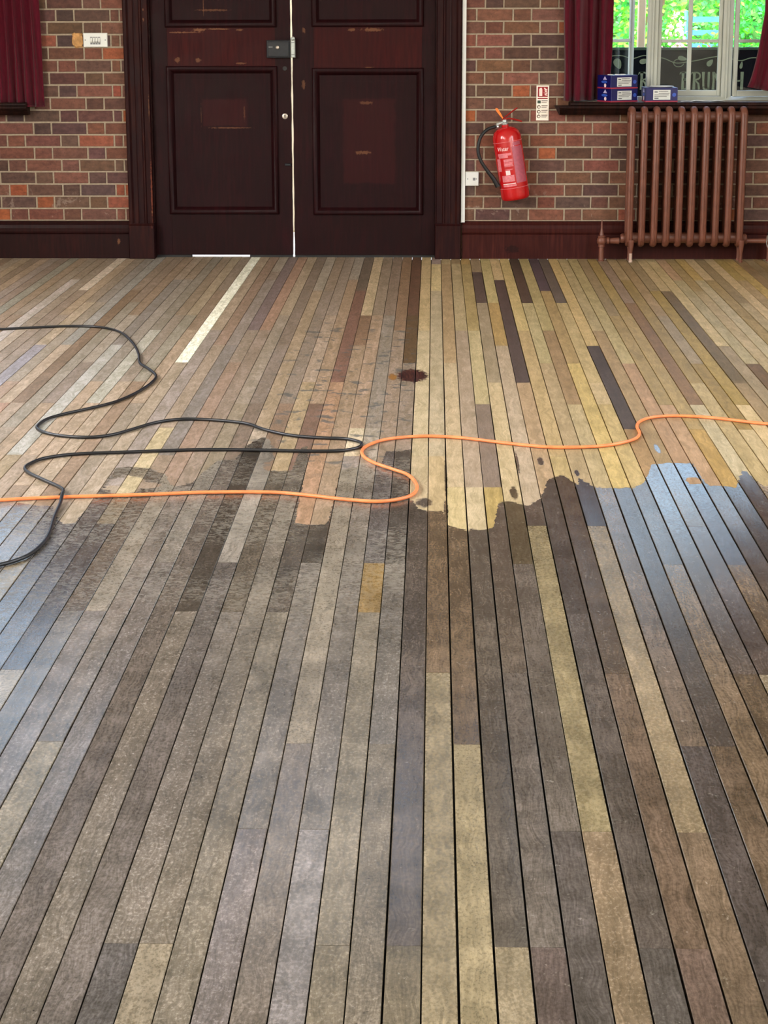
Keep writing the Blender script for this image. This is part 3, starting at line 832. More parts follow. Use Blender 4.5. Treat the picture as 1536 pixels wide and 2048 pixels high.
# ------------------------------------------------------------------ bricks, Flemish bond
COURSE, BED, PITCH_B, Z_BASE = 0.0773, 0.0085, 0.341, 0.2385
S_LEN, H_LEN = 0.2265, 0.1145 - 0.0
TONES_W = [(100, 70, 60), (90, 62, 56), (108, 70, 56), (80, 60, 58), (114, 74, 60), (96, 72, 58), (104, 68, 58), (86, 64, 56)]
TONES_E = [(104, 70, 58), (112, 72, 58), (98, 66, 54), (92, 66, 54), (108, 74, 56), (120, 74, 60), (86, 62, 56)]
HOT = [(140, 78, 52), (148, 82, 52), (132, 74, 56)]
brick_mesh = {}


def brick_mb(mb, x0, x1, z0, z1, jit):
    b = 0.0025
    a = [jit.uniform(-.0012, .0012) for _ in range(8)]
    vs = [(x0 + a[0], 0.004, z0 + a[1]), (x1 + a[2], 0.004, z0 + a[3]), (x1 + a[4], 0.004, z1 + a[5]), (x0 + a[6], 0.004, z1 + a[7])]
    f = -0.0025 + jit.uniform(-.0008, .0008)
    vs += [(vs[0][0] + b, f, vs[0][2] + b), (vs[1][0] - b, f, vs[1][2] + b), (vs[2][0] - b, f, vs[2][2] - b), (vs[3][0] + b, f, vs[3][2] - b)]
    mb.add(vs, [(4, 5, 6, 7), (0, 1, 5, 4), (1, 2, 6, 5), (2, 3, 7, 6), (3, 0, 4, 7)])


def brick_obj(x0, x1, z0, z1, tone, jit):
    key = (round((x1 - x0) * 250), round((z1 - z0) * 500), jit.randint(0, 3))
    if key not in brick_mesh:
        mb = MB()
        brick_mb(mb, -(x1 - x0) / 2, (x1 - x0) / 2, 0, z1 - z0, jit)
        o = mb.build('brick', M['brick'], wall_back)
        brick_mesh[key] = o.data
    else:
        o = bpy.data.objects.new('brick', brick_mesh[key])
        COL.objects.link(o)
        o.parent = wall_back
    o.location = ((x0 + x1) / 2, 0, z0)
    o.color = tone


jit = random.Random(33)
bulk, bulk_tone, n_single = MB(), [], 0
blocks = [DOOR, WIN_E, WIN_W, WIN_H]
rows = int((ROOM_H - Z_BASE) / COURSE)
for r in range(rows):
    z0, z1 = Z_BASE + r * COURSE + BED / 2, Z_BASE + (r + 1) * COURSE - BED / 2
    odd = (r % 2 == 0)       # rows counted from one at the skirting
    for part in ('W', 'E'):
        if part == 'W':
            lo, hi, c0 = ROOM_W, -0.9, (-2.486 if odd else -2.316)
        else:
            lo, hi, c0 = -0.9, ROOM_E, (0.374 if odd else 0.542)
        n0 = int((lo - c0) / PITCH_B) - 2
        spans = []
        for i in range(n0, n0 + 40):
            c = c0 + i * PITCH_B
            spans += [(c - S_LEN / 2, c + S_LEN / 2), (c + S_LEN / 2, c + PITCH_B - S_LEN / 2)]
        # queen closers beside the door
        out = []
        for a, b in spans:
            if odd and part == 'W' and a < -2.0 < b and b - a < 0.15:
                out += [(a, a + 0.058), (a + 0.058, b)]
            else:
                out.append((a, b))
        for a, b in out:
            a, b = max(a, lo), min(b, hi)
            if b - a < 0.02:
                continue
            pieces = [(a, b)]
            for hx0, hx1, hz0, hz1 in blocks:
                if z1 > hz0 + .01 and z0 < hz1 - .01:
                    nxt = []
                    for p, q in pieces:
                        if q <= hx0 or p >= hx1:
                            nxt.append((p, q))
                        else:
                            if p < hx0 - .02:
                                nxt.append((p, hx0 - .004))
                            if q > hx1 + .02:
                                nxt.append((hx1 + .004, q))
                    pieces = nxt
            for p, q in pieces:
                p, q = p + BED / 2, q - BED / 2
                if q - p < 0.012:
                    continue
                xm = (p + q) / 2
                pal = TONES_W if part == 'W' else TONES_E
                t = jit.choice(pal)
                if part == 'W' and z0 < 0.40 and jit.random() < .40 or jit.random() < .05:
                    t = jit.choice(HOT)
                tone = rgb(*jitter(t, jit, 6), 1.0)
                in_view = -2.80 < xm < 2.14 and z0 < 1.66 and not (-1.95 < xm < 0.17)
                if in_view and n_single < 300:
                    brick_obj(p, q, z0, z1, tone, jit)
                    n_single += 1
                else:
                    n_before = len(bulk.v)
                    brick_mb(bulk, p, q, z0, z1, jit)
                    bulk_tone += [tone] * (len(bulk.v) - n_before)
o = bulk.build('bricks', M['brick_bulk'], wall_back)
a = o.data.attributes.new('tone', 'FLOAT_COLOR', 'POINT')
a.data.foreach_set('color', [q for t in bulk_tone for q in t])
o['kind'] = 'stuff'

# rough ochre filler beside the switch
mb, pts = MB(), []
fr = random.Random(4)
for i in range(22):
    q = 2 * math.pi * i / 22
    sx = 0.040 * (abs(math.cos(q)) ** .6) * (1 if math.cos(q) >= 0 else -1) * fr.uniform(.86, 1.06)
    sz = 0.052 * (abs(math.sin(q)) ** .6) * (1 if math.sin(q) >= 0 else -1) * fr.uniform(.86, 1.08)
    pts.append((-2.240 + sx, 1.366 + sz))
vs = [(x, 0.003, z) for x, z in pts] + [(-2.24 + (x + 2.24) * .8, -0.006 + fr.uniform(-.002, .002), 1.366 + (z - 1.366) * .8) for x, z in pts] + [(-2.24, -0.003, 1.366)]
mb.add(vs, [(i, (i + 1) % 22, 22 + (i + 1) % 22, 22 + i) for i in range(22)] + [(22 + i, 22 + (i + 1) % 22, 44) for i in range(22)])
mb.build('filler_patch', M['filler'], wall_back)['label'] = 'rough ochre filler smeared over the brick'

# ------------------------------------------------------------------ skirting
def skirting(name, x0, x1, mat, label):
    sec = [(0.004, 0.0), (-0.030, 0.0), (-0.030, 0.150), (-0.026, 0.156), (-0.034, 0.162), (-0.036, 0.172), (-0.024, 0.192), (-0.020, 0.212), (-0.022, 0.222), (-0.014, 0.232), (0.004, 0.238)]
    return struct(MB().prism(sec, 0, x0, x1).build(name, mat), label)


skirting('baseboard_left', ROOM_W, -1.951, M['skirt_w'], 'dark stained moulded skirting board left of the doors')
skirting('baseboard_right', 0.178, ROOM_E, M['skirt_e'], 'reddish stained moulded skirting board right of the doors')

# ------------------------------------------------------------------ door casing
def architrave(name, xo, s, label):
    """s = +1: the moulding steps inwards towards +x"""
    sec = [(0, 0.03), (0, -0.044), (.006, -0.050), (.022, -0.050), (.028, -0.042), (.034, -0.036), (.060, -0.036), (.064, -0.030), (.072, -0.026), (.096, -0.026),
           (.102, -0.032), (.110, -0.032), (.116, -0.022), (.150, -0.020), (.154, -0.014), (.156, 0.03)]
    root = struct(empty(name, (xo + s * .08, 0, 0)), label)
    under(root, MB().prism([(xo + s * a, b) for a, b in sec], 2, 0.222, 2.86), 'moulding', M['trim'])
    lo, hi = sorted((xo - s * .004, xo + s * .160))
    pb = MB().bbox(lo, hi, -0.056, 0.03, 0.0, 0.214, .004)
    pb.prism([(0.03, .214), (-.056, .214), (-.046, .224), (0.03, .224)], 0, lo, hi)
    under(root, pb, 'plinth_block', M['trim'])
    return root


architrave('trim_1', -1.947, 1, 'dark moulded door casing on the switch side')
architrave('trim_2', 0.168, -1, 'dark moulded door casing beside the white trunking')
struct(MB().prism([(0.03, 2.70), (-0.036, 2.70), (-0.05, 2.84), (-0.05, 2.86), (0.03, 2.86)], 0, -1.79, 0.012).build('trim_3', M['trim']), 'dark moulded head of the door casing')
struct(MB().box(-1.80, -1.786, 0.0, 0.32, 0, 2.72).box(0.006, 0.02, 0.0, 0.32, 0, 2.72).box(-1.80, 0.02, 0.0, 0.32, 2.70, 2.72).box(-1.95, -1.80, .005, .32, 0, 2.72).box(.02, .17, .005, .32, 0, 2.72)
       .box(-1.80, -1.765, .080, .12, -.02, 2.72).box(-.015, .02, .080, .12, -.02, 2.72)  # unseen stops behind the leaves, added to block light leaks
       .build('trim_4', M['trim']), 'dark door lining in the wall opening')

# ------------------------------------------------------------------ pair of doors
def panel_moulding(x0, x1, z0, z1):
    """bolection frame swept round a panel"""
    prof = [(-0.012, 0.032), (-0.010, 0.020), (0.000, 0.014), (0.012, 0.018), (0.020, 0.028), (0.028, 0.038), (0.034, 0.050)]
    mb = MB()
    vs, n = [], len(prof)
    for cx, cz, sx, sz in ((x0, z0, 1, 1), (x1, z0, -1, 1), (x1, z1, -1, -1), (x0, z1, 1, -1)):
        vs += [(cx + sx * d, y, cz + sz * d) for d, y in prof]
    fs = []
    for i in range(4):
        for j in range(n - 1):
            a, b = i * n + j, ((i + 1) % 4) * n + j
            fs.append((a, b, b + 1, a + 1))
    return mb.add(vs, fs)


def door_leaf(name, x0, x1, xs0, xs1, zl, zh, zu, edge, label):
    """leaf between x0 and x1; xs0..xs1 panel width; lower panel zl..zh, upper panel from zu"""
    root = struct(empty(name, ((x0 + x1) / 2, 0.05, 0)), label)
    f, bk, top, bot = 0.032, 0.076, 2.695, 0.016
    er = random.Random(11 if edge > 0 else 12)
    zz = [bot + (top - bot) * i / 40 for i in range(41)]

    def stile(a, b, ragged):
        if ragged == 0:
            mb = MB().bbox(a, b, f, bk, bot, top, .001)
        elif ragged > 0:
            mb = MB().prism([(a, bot), *[(b + er.uniform(-.0018, .0012), z) for z in zz], (a, top)], 1, f, bk)
        else:
            mb = MB().prism([(b, bot), (b, top), *[(a + er.uniform(-.0012, .0018), z) for z in reversed(zz)]], 1, f, bk)
        under(root, mb, 'stile', M['stile'])
    stile(x0, xs0, -1 if edge < 0 else 0)
    stile(xs1, x1, 1 if edge > 0 else 0)
    for za, zb, mt in ((bot, zl, 'low_rail'), (zh, zu, 'rail'), (2.56, top, 'rail')):
        under(root, MB().bbox(xs0 - .003, xs1 + .003, f + .0012, bk - .002, za, zb, .0005), 'rail', M[mt])
    for za, zb in ((zl, zh), (zu, 2.56)):
        pn = MB().box(xs0, xs1, 0.050, 0.066, za, zb)
        b = .07
        pn.prism([(xs0 + b, za + b), (xs1 - b, za + b), (xs1 - b, zb - b), (xs0 + b, zb - b)], 1, 0.0485, 0.052)
        under(root, pn, 'panel', M['panel'])
        under(root, panel_moulding(xs0, xs1, za, zb), 'moulding', M['stile'], smooth=True, angle=60)
    return root


dl = door_leaf('door_1', -1.785, -0.906, -1.682, -1.003, 0.288, 1.192, 1.452, 1, 'dark maroon panelled door leaf carrying the black rim lock')
dr = door_leaf('door_2', -0.894, 0.005, -0.760, -0.080, 0.284, 1.180, 1.454, -1, 'dark maroon panelled door leaf with a faded oblong on its panel')
# black rim lock with its keyhole, on the left leaf
lk = under(dl, MB().bbox(-1.054, -0.906, 0.002, 0.034, 1.254, 1.362, .004).bbox(-1.046, -0.914, -0.001, 0.006, 1.262, 1.354, .003), 'rim_lock', M['black_iron'])
under(dl, MB().lathe([(.006, 0), (.011, -.004), (.011, -.010), (.006, -.013)], 12, (-0.985, -.001, 1.318), 'y'), 'lock_snib', M['brass'], lk)
under(dl, MB().box(-1.040, -1.015, -.0025, -.001, 1.318, 1.323), 'lock_plate_mark', M['grey_plastic'], lk)
es = under(dl, MB().lathe([(.018, 0.033), (.018, .029), (.015, .027), (.009, .027)], 16, (-0.946, 0, 0.893), 'y'), 'key_escutcheon', M['brass'], smooth=True)
under(dl, MB().lathe([(.0045, .0272), (.0045, .0262)], 10, (-0.946, 0, 0.896), 'y').box(-.949, -.943, .0262, .0272, .882, .896), 'keyhole', M['rubber'], es)
under(dl, MB().lathe([(.014, 0.033), (.014, 0.030), (.010, .0305)], 14, (-0.943, 0, 1.189), 'y'), 'plugged_spindle_hole', M['rubber'])
under(dl, MB().bbox(-0.950, -0.912, 0.020, 0.034, 0.583, 0.598, .003), 'bolt_keep', M['black_iron'])
# lock keep on the right leaf
kp = under(dr, MB().bbox(-0.902, -0.874, -0.004, 0.033, 1.256, 1.366, .004), 'lock_keep', M['brushed'])
under(dr, MB().lathe([(.010, .004), (.013, -.002), (.013, -.010), (.006, -.014)], 12, (-0.888, 0, 1.372), 'y'), 'keep_catch', M['brushed'], kp)
under(dr, MB().box(-0.899, -0.877, -0.0052, -0.004, 1.272, 1.276).box(-0.899, -0.877, -0.0052, -0.004, 1.346, 1.350), 'keep_seam', M['grey_plastic'], kp)
# rubber draught strips leave a bright slot under the left leaf
for root, a, b in ((dl, -1.785, -1.560), (dl, -1.185, -0.908), (dr, -0.893, 0.005)):
    under(root, MB().box(a, b, 0.04, 0.07, 0.0, 0.018), 'draught_strip', M['rubber'])
struct(MB().prism([(0.078, -0.022), (0.12, -0.10), (0.33, -0.115), (0.33, -0.16), (0.078, -0.16)], 0, -1.79, 0.01).build('trim_5', M['mortar']), 'pale worn stone door threshold')

# ------------------------------------------------------------------ window builder
def window(name, hole, label, open_w, open_e, sill_left, sill_right):
    x0, x1, z0, z1 = hole
    root = struct(empty(name, ((x0 + x1) / 2, 0.16, z0)), label)
    fy0, fy1 = 0.135, 0.20
    zb, zt, jw = z0 + .002, z1 - .02, 0.052
    mid = (x0 + x1) / 2
    m1, m2 = mid - 0.2355, mid + 0.2355      # mullion centres
    mw = 0.032
    under(root, MB().bbox(x0, x0 + jw, fy0, fy1, zb, zt), 'jamb', M['white_frame'])
    under(root, MB().bbox(x1 - jw, x1, fy0, fy1, zb, zt), 'jamb', M['white_frame'])
    for c in (m1, m2):
        g = MB().bbox(c - mw, c + mw, fy0, fy1, zb, zt)
        g.bbox(c - .010, c + .006, fy0 - .012, fy0 + .002, zb, zt, .004)
        under(root, g, 'mullion', M['white_frame'])
    under(root, MB().bbox(x0 + jw, x1 - jw, fy0 + .001, fy1, zb, zb + .022).prism([(fy0 - .03, zb), (fy0, zb + .018), (fy0, zb)], 0, x0 + jw, x1 - jw), 'bottom_rail', M['white_frame'])
    under(root, MB().bbox(x0 + jw, x1 - jw, fy0 + .001, fy1, zt - .05, zt), 'top_rail', M['white_frame'])
    za, zc = zb + .024, zt - .052
    for lo, hi, hinge, ang in ((x0 + jw, m1 - mw, 'l', open_w), (m1 + mw, m2 - mw, None, 0), (m2 + mw, x1 - jw, 'r', open_e)):
        w, st = hi - lo, 0.024
        cas = empty('casement', (0, 0, 0))
        cas.parent = root
        px = lo if hinge != 'r' else hi
        cas.location = Vector((px, fy0 + .034, 0)) - Vector(root.location)
        cas.rotation_euler = (0, 0, ang)
        s = 1 if hinge != 'r' else -1
        def bar(a, b, c, d, nm, wd=.012):
            q = sorted((s * a, s * b))
            MB().bbox(q[0], q[1], -wd, wd + .006, c, d, .003).build(nm, M['white_frame'], cas)
        bar(.001, st, za, zc, 'casement_stile')
        bar(w - st, w - .001, za, zc, 'casement_stile')
        bar(st, w - st, za, za + .036, 'casement_rail')
        bar(st, w - st, zc - .036, zc, 'casement_rail')
        bar(w / 2 - .013, w / 2 + .013, za + .036, zc - .036, 'glazing_bar', .009) if ang == 0 or True else None
        hs = []
        zz = z0 + .366
        while zz < zc - .1:
            hs.append(zz)
            zz += 0.335
        for h in hs:
            bar(st, w - st, h - .010, h + .010, 'glazing_bar', .0088)
        lev = [za + .036] + hs + [zc - .036]
        for c, d in zip(lev, lev[1:]):
            for a, b in ((st, w / 2 - .013), (w / 2 + .013, w - st)):
                q = sorted((s * a, s * b))
                MB().box(q[0], q[1], -.0015, .0015, c, d).build('pane', M['glass'], cas)
    # dark stained sill board on a moulded nosing
    sl = under(root, MB().bbox(sill_left + .09, sill_right, -0.112, 0.17, 0.962, 0.9845, .006), 'sill', M['sill'])
    sec = [(0.0, 0.962), (-0.118, 0.962), (-0.124, 0.950), (-0.120, 0.944), (-0.098, 0.938), (-0.086, 0.922), (-0.066, 0.906), (0.0, 0.906)]
    mb = MB().prism(sec, 0, sill_left + .03, sill_right)
    mb.prism([(sill_left, .962), (sill_left + .03, .962), (sill_left + .03, .906)], 1, -.118, 0.0)
    under(root, mb, 'sill_moulding', M['sill'], sl)
    under(root, MB().box(x0 - .003, x0, .0, .33, z0, z1).box(x1, x1 + .003, 0, .33, z0, z1).box(x0, x1, 0, .33, z1, z1 + .003), 'reveal', M['white_frame'])
    return root


window('window_1', WIN_E, 'white three light casement window above the radiator', math.radians(33), math.radians(9), 0.752, 2.62)
window('window_2', WIN_W, 'white casement window behind the crimson curtain left of the doors', 0.0, 0.0, -4.2, -2.560)

hw_ = struct(empty('added_window_3', (-0.60, 0.15, 3.55)), 'unseen high white window added over the doors for floor reflections')  # added to put sheen on the near boards
for xa, xb in ((-1.36, -1.31), (-0.80, -0.30), (0.11, 0.16)):
    under(hw_, MB().bbox(xa, xb, .13, .20, 3.55, 4.75), 'mullion', M['white_frame'])
for za, zb in ((3.55, 3.61), (4.13, 4.16), (4.69, 4.75)):
    for xa, xb in ((-1.31, -0.80), (-0.30, 0.11)):
        under(hw_, MB().bbox(xa, xb, .14, .19, za, zb), 'rail', M['white_frame'])
for za, zb in ((3.61, 4.13), (4.16, 4.69)):
    for xa, xb in ((-1.31, -0.80), (-0.30, 0.11)):
        under(hw_, MB().box(xa, xb, .163, .167, za, zb), 'pane', M['glass'])

# ------------------------------------------------------------------ curtains
def curtain(name, xl, xr, zb, zt, folds, amp, seed, label, y0=-0.045, flare=None, tuck=None):
    rr = random.Random(seed)
    nx, nz = folds * 10, 24
    ph = [rr.uniform(-.5, .5) for _ in range(folds + 1)]
    am = [rr.uniform(.6, 1.15) for _ in range(folds + 1)]
    vs, fs = [], []
    for j in range(nz + 1):
        t = j / nz
        z = zb + (zt - zb) * t
        l, r = xl(t), xr(t)
        for i in range(nx + 1):
            u = i / nx
            k = u * folds
            ki = min(int(k), folds - 1)
            fr_ = k - ki
            p = ph[ki] * (1 - fr_) + ph[ki + 1] * fr_
            a = am[ki] * (1 - fr_) + am[ki + 1] * fr_
            y = y0 - amp * a * math.sin(2 * math.pi * k + p + .5 * math.sin(2.5 * t)) * (1.0 - .25 * t) - .25 * amp * math.sin(4 * math.pi * k + 3 * p)
            y += tuck(l + (r - l) * u) if tuck else 0
            dz = (flare(u) if flare else 0) * (1 - t) ** 3
            vs.append((l + (r - l) * u + .004 * math.sin(9 * t + 6 * k), y, z + dz))
    for j in range(nz):
        for i in range(nx):
            a = j * (nx + 1) + i
            fs.append((a, a + 1, a + nx + 2, a + nx + 1))
    mb = MB().add(vs, fs)
    root = empty(name, ((xl(0) + xr(0)) / 2, y0, zb))
    o = under(root, mb, 'drape', M['curtain'], smooth=True, angle=180)
    sd = o.modifiers.new('thickness', 'SOLIDIFY')
    sd.thickness = 0.004
    hem = [(v[0], v[1] - .003, v[2]) for v in vs[:nx + 1]]
    under(root, MB().tube([(x, y + .003, z + .004) for x, y, z in hem], .0045, 5), 'hem', M['curtain'])
    tag(root, label, 'curtain')
    return root


curtain('curtain', lambda t: -2.79, lambda t: -2.455 - .035 * t, 0.957, 2.42, 6, .024, 3, 'crimson curtain hanging by the light switch', -.062)
curtain('curtain', lambda t: 0.812 - .012 * t, lambda t: 1.105 + .030 * t, 0.992, 2.10, 4, .034, 8, 'crimson curtain hanging behind the stacked blue boxes', -.05, None, lambda x: .135 * min(max((x - .90) / .11, 0), 1))
curtain('curtain', lambda t: 1.952 + .09 * min(t * 2.2, 1) ** .8, lambda t: 2.48, 1.030, 2.10, 5, .036, 5, 'crimson curtain flaring over the sill at the open casement', -.05, lambda u: .045 * max(0, 1 - 2.2 * u))
for x0, x1, zr in ((-4.15, -2.42, 2.45), (0.74, 2.52, 2.13)):
    r = empty('curtain_rail', ((x0 + x1) / 2, -.05, zr))
    under(r, MB().tube([(x0, -.05, zr), (x1, -.05, zr)], .012, 10), 'rod', M['black_iron'])
    for xx in (x0 + .05, x1 - .05):
        under(r, MB().box(xx - .008, xx + .008, -.05, -.002, zr - .008, zr + .008), 'bracket', M['black_iron'])
    tag(r, 'black curtain rail over the ' + ('window left of the doors' if x0 < 0 else 'window above the radiator'), 'curtain rail')

# ------------------------------------------------------------------ wall fittings
r = empty('light_switch', (-2.127, 0, 1.365))
pl = under(r, MB().bbox(-2.203, -2.051, -0.012, 0.0, 1.3215, 1.408, .004), 'plate', M['white_plastic'])
for i in range(4):
    cx = -2.152 + i * .0165
    sw = MB().prism([(-.011, 1.348), (-.018, 1.350), (-.024, 1.356), (-.011, 1.382)], 0, cx - .0055, cx + .0055)
    under(r, sw, 'rocker', M['white_plastic'])
    under(r, MB().box(cx - .007, cx + .007, -.0125, -.0118, 1.338, 1.384), 'painted_rocker_shade', M['grey_plastic'])  # grey strip painting the shade around each rocker
for cx in (-2.190, -2.064):
    under(r, MB().lathe([(.004, -.012), (.004, -.0135), (.002, -.014)], 10, (cx, 0, 1.365), 'y'), 'screw', M['grey_plastic'])
tag(r, 'white four gang light switch plate on the brick wall', 'light switch')

r = empty('wall_socket', (0.240, 0, 0.504))
under(r, MB().bbox(0.198, 0.283, -0.022, 0.0, 0.461, 0.549, .004), 'plate', M['white_plastic'])
for cx in (0.213, 0.268):
    under(r, MB().lathe([(.0035, -.022), (.0035, -.0235), (.002, -.024)], 10, (cx, 0, 0.505), 'y'), 'screw', M['grey_plastic'])
under(r, MB().bbox(0.246, 0.262, -.0235, -.0215, .495, .512, .001), 'cable_knockout', M['grey_plastic'])
tag(r, 'white square blank wall plate below the extinguisher hose', 'wall plate')

r = empty('cable_trunking', (0.1835, 0, 0.231))
under(r, MB().bbox(0.171, 0.197, -0.024, 0.0, 0.231, 2.95, .002), 'channel', M['white_plastic'])
under(r, MB().bbox(0.172, 0.196, -0.0262, -0.023, 0.231, 2.95, .001), 'lid', M['white_plastic'])
tag(r, 'long white plastic cable trunking running down beside the door casing', 'trunking')

# extinguisher notice
r = empty('safety_sign', (0.680, 0, 0.868))
sx0, sx1, sz0, sz1 = 0.640, 0.719, 0.868, 1.084
under(r, MB().bbox(sx0, sx1, -.008, -.0025, sz0, sz1, .001), 'board', M['sign_white'])
F, B = -.0092, -.0078


def sgn_box(name, a, b, c, d, mat, lift=0.0):
    """a..b across and c..d down the notice, as shares of its size"""
    w, h = sx1 - sx0, sz1 - sz0
    under(r, MB().box(sx0 + a * w, sx0 + b * w, F - lift, B, sz1 - d * h, sz1 - c * h), name, mat)


sgn_box('red_panel', .10, .90, .035, .325, M['sign_red'])
sgn_box('red_band', .10, .90, .352, .385, M['sign_red'])
w, h = sx1 - sx0, sz1 - sz0
pic = [(.22, .30), (.46, .30), (.46, .12), (.43, .08), (.38, .065), (.28, .075), (.21, .10)]
under(r, MB().prism([(sx0 + a * w, sz1 - b * h) for a, b in pic], 1, F - .0004, B), 'extinguisher_pictogram', M['sign_pink'])
fl_ = [[(.58, .07), (.64, .065), (.86, .12), (.80, .15), (.68, .14)], [(.62, .14), (.80, .16), (.88, .20), (.70, .19)], [(.54, .20), (.62, .205), (.88, .215), (.84, .245), (.68, .23)],
       [(.66, .245), (.80, .25), (.88, .29), (.72, .285), (.64, .265)]]
for p in fl_:
    under(r, MB().prism([(sx0 + a * w, sz1 - b * h) for a, b in p], 1, F - .0004, B), 'flame_pictogram', M['sign_pink'])
for i, (c, mt, ink) in enumerate(((.425, 'sign_green', 'sign_ink'), (.565, 'sign_grey', 'sign_grey'), (.70, 'sign_grey', 'sign_grey'), (.835, 'sign_grey', 'sign_grey'))):
    under(r, MB().lathe([(.0115, F), (.0115, B)], 16, (sx0 + .20 * w, 0, sz1 - (c + .045) * h), 'y') if i else
          MB().box(sx0 + .09 * w, sx0 + .35 * w, F, B, sz1 - (c + .085) * h, sz1 - c * h), 'symbol', M[mt])
    if i:
        under(r, MB().lathe([(.006, F - .0004), (.006, B)], 12, (sx0 + .22 * w, 0, sz1 - (c + .05) * h), 'y'), 'symbol_centre', M['sign_white'])
    sgn_box('text_line', .41, .90, c, c + .022, M[ink])
    sgn_box('text_line', .41, .84, c + .045, c + .056, M['sign_grey'])
    sgn_box('text_line', .41, .80, c + .066, c + .074, M['sign_grey'])
tag(r, 'small white and red fire extinguisher instruction sign on the brick', 'sign')

# ------------------------------------------------------------------ fire extinguisher
R_B = 0.0905
ext = empty('fire_extinguisher', (0.517, -0.098, 0.384))
ext.rotation_euler = (0, math.radians(-9.2), 0)
prof = [(.060, .004), (.070, 0), (.082, .004), (R_B - .001, .016), (R_B, .030), (R_B, .385), (R_B - .002, .400), (.080, .425), (.062, .443), (.040, .454), (.022, .458), (.022, .470)]
MB().lathe(prof, 40).build('cylinder_body', M['red_paint'], ext, smooth=True, angle=50)


def wrap(a0, a1, z0, z1, mat, name, parent=ext, lift=.0006):
    """printed patch lying on the cylinder, angles in degrees from the side facing the hall"""
    mb, n = MB(), max(2, int(abs(a1 - a0) / 6))
    vs = []
    for i in range(n + 1):
        q = math.radians(a0 + (a1 - a0) * i / n)
        for rr in (R_B - .002, R_B + lift):
            for z in (z0, z1):
                vs.append((math.sin(q) * rr, -math.cos(q) * rr, z))
    fs = []
    for i in range(n):
        o = i * 4
        fs += [(o + 2, o + 6, o + 7, o + 3), (o, o + 4, o + 6, o + 2), (o + 1, o + 3, o + 7, o + 5)]
    fs += [(0, 2, 3, 1), (4 * n, 4 * n + 1, 4 * n + 3, 4 * n + 2)]
    return mb.add(vs, fs).build(name, mat, parent, smooth=True)


MB().lathe([(R_B - .001, .366), (R_B + .0008, .3665), (R_B + .0008, .3685), (R_B - .001, .369)], 40).build('label_edge_band', M['pink_print'], ext, smooth=True)
MB().lathe([(R_B - .001, .078), (R_B + .0008, .0785), (R_B + .0008, .0805), (R_B - .001, .081)], 40).build('label_edge_band', M['pink_print'], ext, smooth=True)
wrap(12, 62, .108, .335, M['mauve_print'], 'instruction_label')
wrap(20, 55, .340, .362, M['mauve_print'], 'instruction_label')
wrap(-52, 6, .284, .300, M['pink_print'], 'printed_band')
wrap(-50, -8, .272, .285, M['pink_print'], 'printed_band')
wrap(-62, -44, .190, .268, M['pink_print'], 'printed_band')
for za, zb, aa, ab in ((.246, .262, -28, 8), (.238, .243, -28, 8), (.222, .236, -28, 6), (.216, .220, -28, 8), (.196, .200, -26, 4)):
    wrap(aa, ab, za, zb, M['pink_print'], 'printed_line')
wrap(-26, -8, .164, .192, M['white_print'], 'printed_symbol')
wrap(-46, 6, .122, .162, M['pink_print'], 'printed_band')
wrap(-46, 8, .106, .112, M['white_print'], 'printed_band')
wrap(-46, 10, .092, .103, M['pink_print'], 'printed_band')
# the word on the label
fc = bpy.data.curves.new('word', 'FONT')
fc.body = 'Water'
fc.size = 0.036
fo = bpy.data.objects.new('word', fc)
COL.objects.link(fo)
bpy.context.view_layer.update()
me = bpy.data.meshes.new_from_object(fo.evaluated_get(bpy.context.evaluated_depsgraph_get()))
bpy.data.objects.remove(fo)
mb = MB()
for v in me.vertices:
    q = math.radians(-50) + (v.co.x * .80) / R_B
    rr = R_B + .0007
    mb.v.append((math.sin(q) * rr, -math.cos(q) * rr, .316 + v.co.y))
mb.f = [tuple(p.vertices) for p in me.polygons]
mb.build('word_on_label', M['white_print'], ext)
# valve head, levers, tag, hose
MB().lathe([(.018, .466), (.021, .470), (.021, .482), (.016, .486), (.016, .500), (.010, .504)], 16).tube([(0, 0, .486), (-.052, -.004, .478)], [.011, .010], 10).build('valve_body', M['brushed'], ext, smooth=True)
lv = MB().box(-.014, .014, -.010, .010, .494, .504)
lv.tube(spline([(-.010, 0, .500), (.03, 0, .503), (.075, 0, .488), (.108, 0, .472)], 5), .0055, 6, squash=(1, 1.8, 1)).build('carry_handle', M['red_dark'], ext, smooth=True)
MB().tube(spline([(-.012, 0, .506), (.015, 0, .520), (.06, 0, .545), (.092, 0, .560)], 5), .005, 6, squash=(1, 1.8, 1)).build('squeeze_lever', M['red_dark'], ext, smooth=True)
tg = [(-.010, .508), (-.024, .530), (-.040, .558), (-.046, .574), (-.040, .581), (-.030, .576), (-.016, .545), (-.004, .512)]
MB().prism([(a, b) for a, b in tg], 1, -.012, -.006).build('safety_tag', M['orange_tag'], ext)
rot = Matrix.Rotation(math.radians(-9.2), 4, 'Y').inverted()


def to_ext(x, y, z):
    return rot @ (Vector((x, y, z)) - Vector(ext.location))


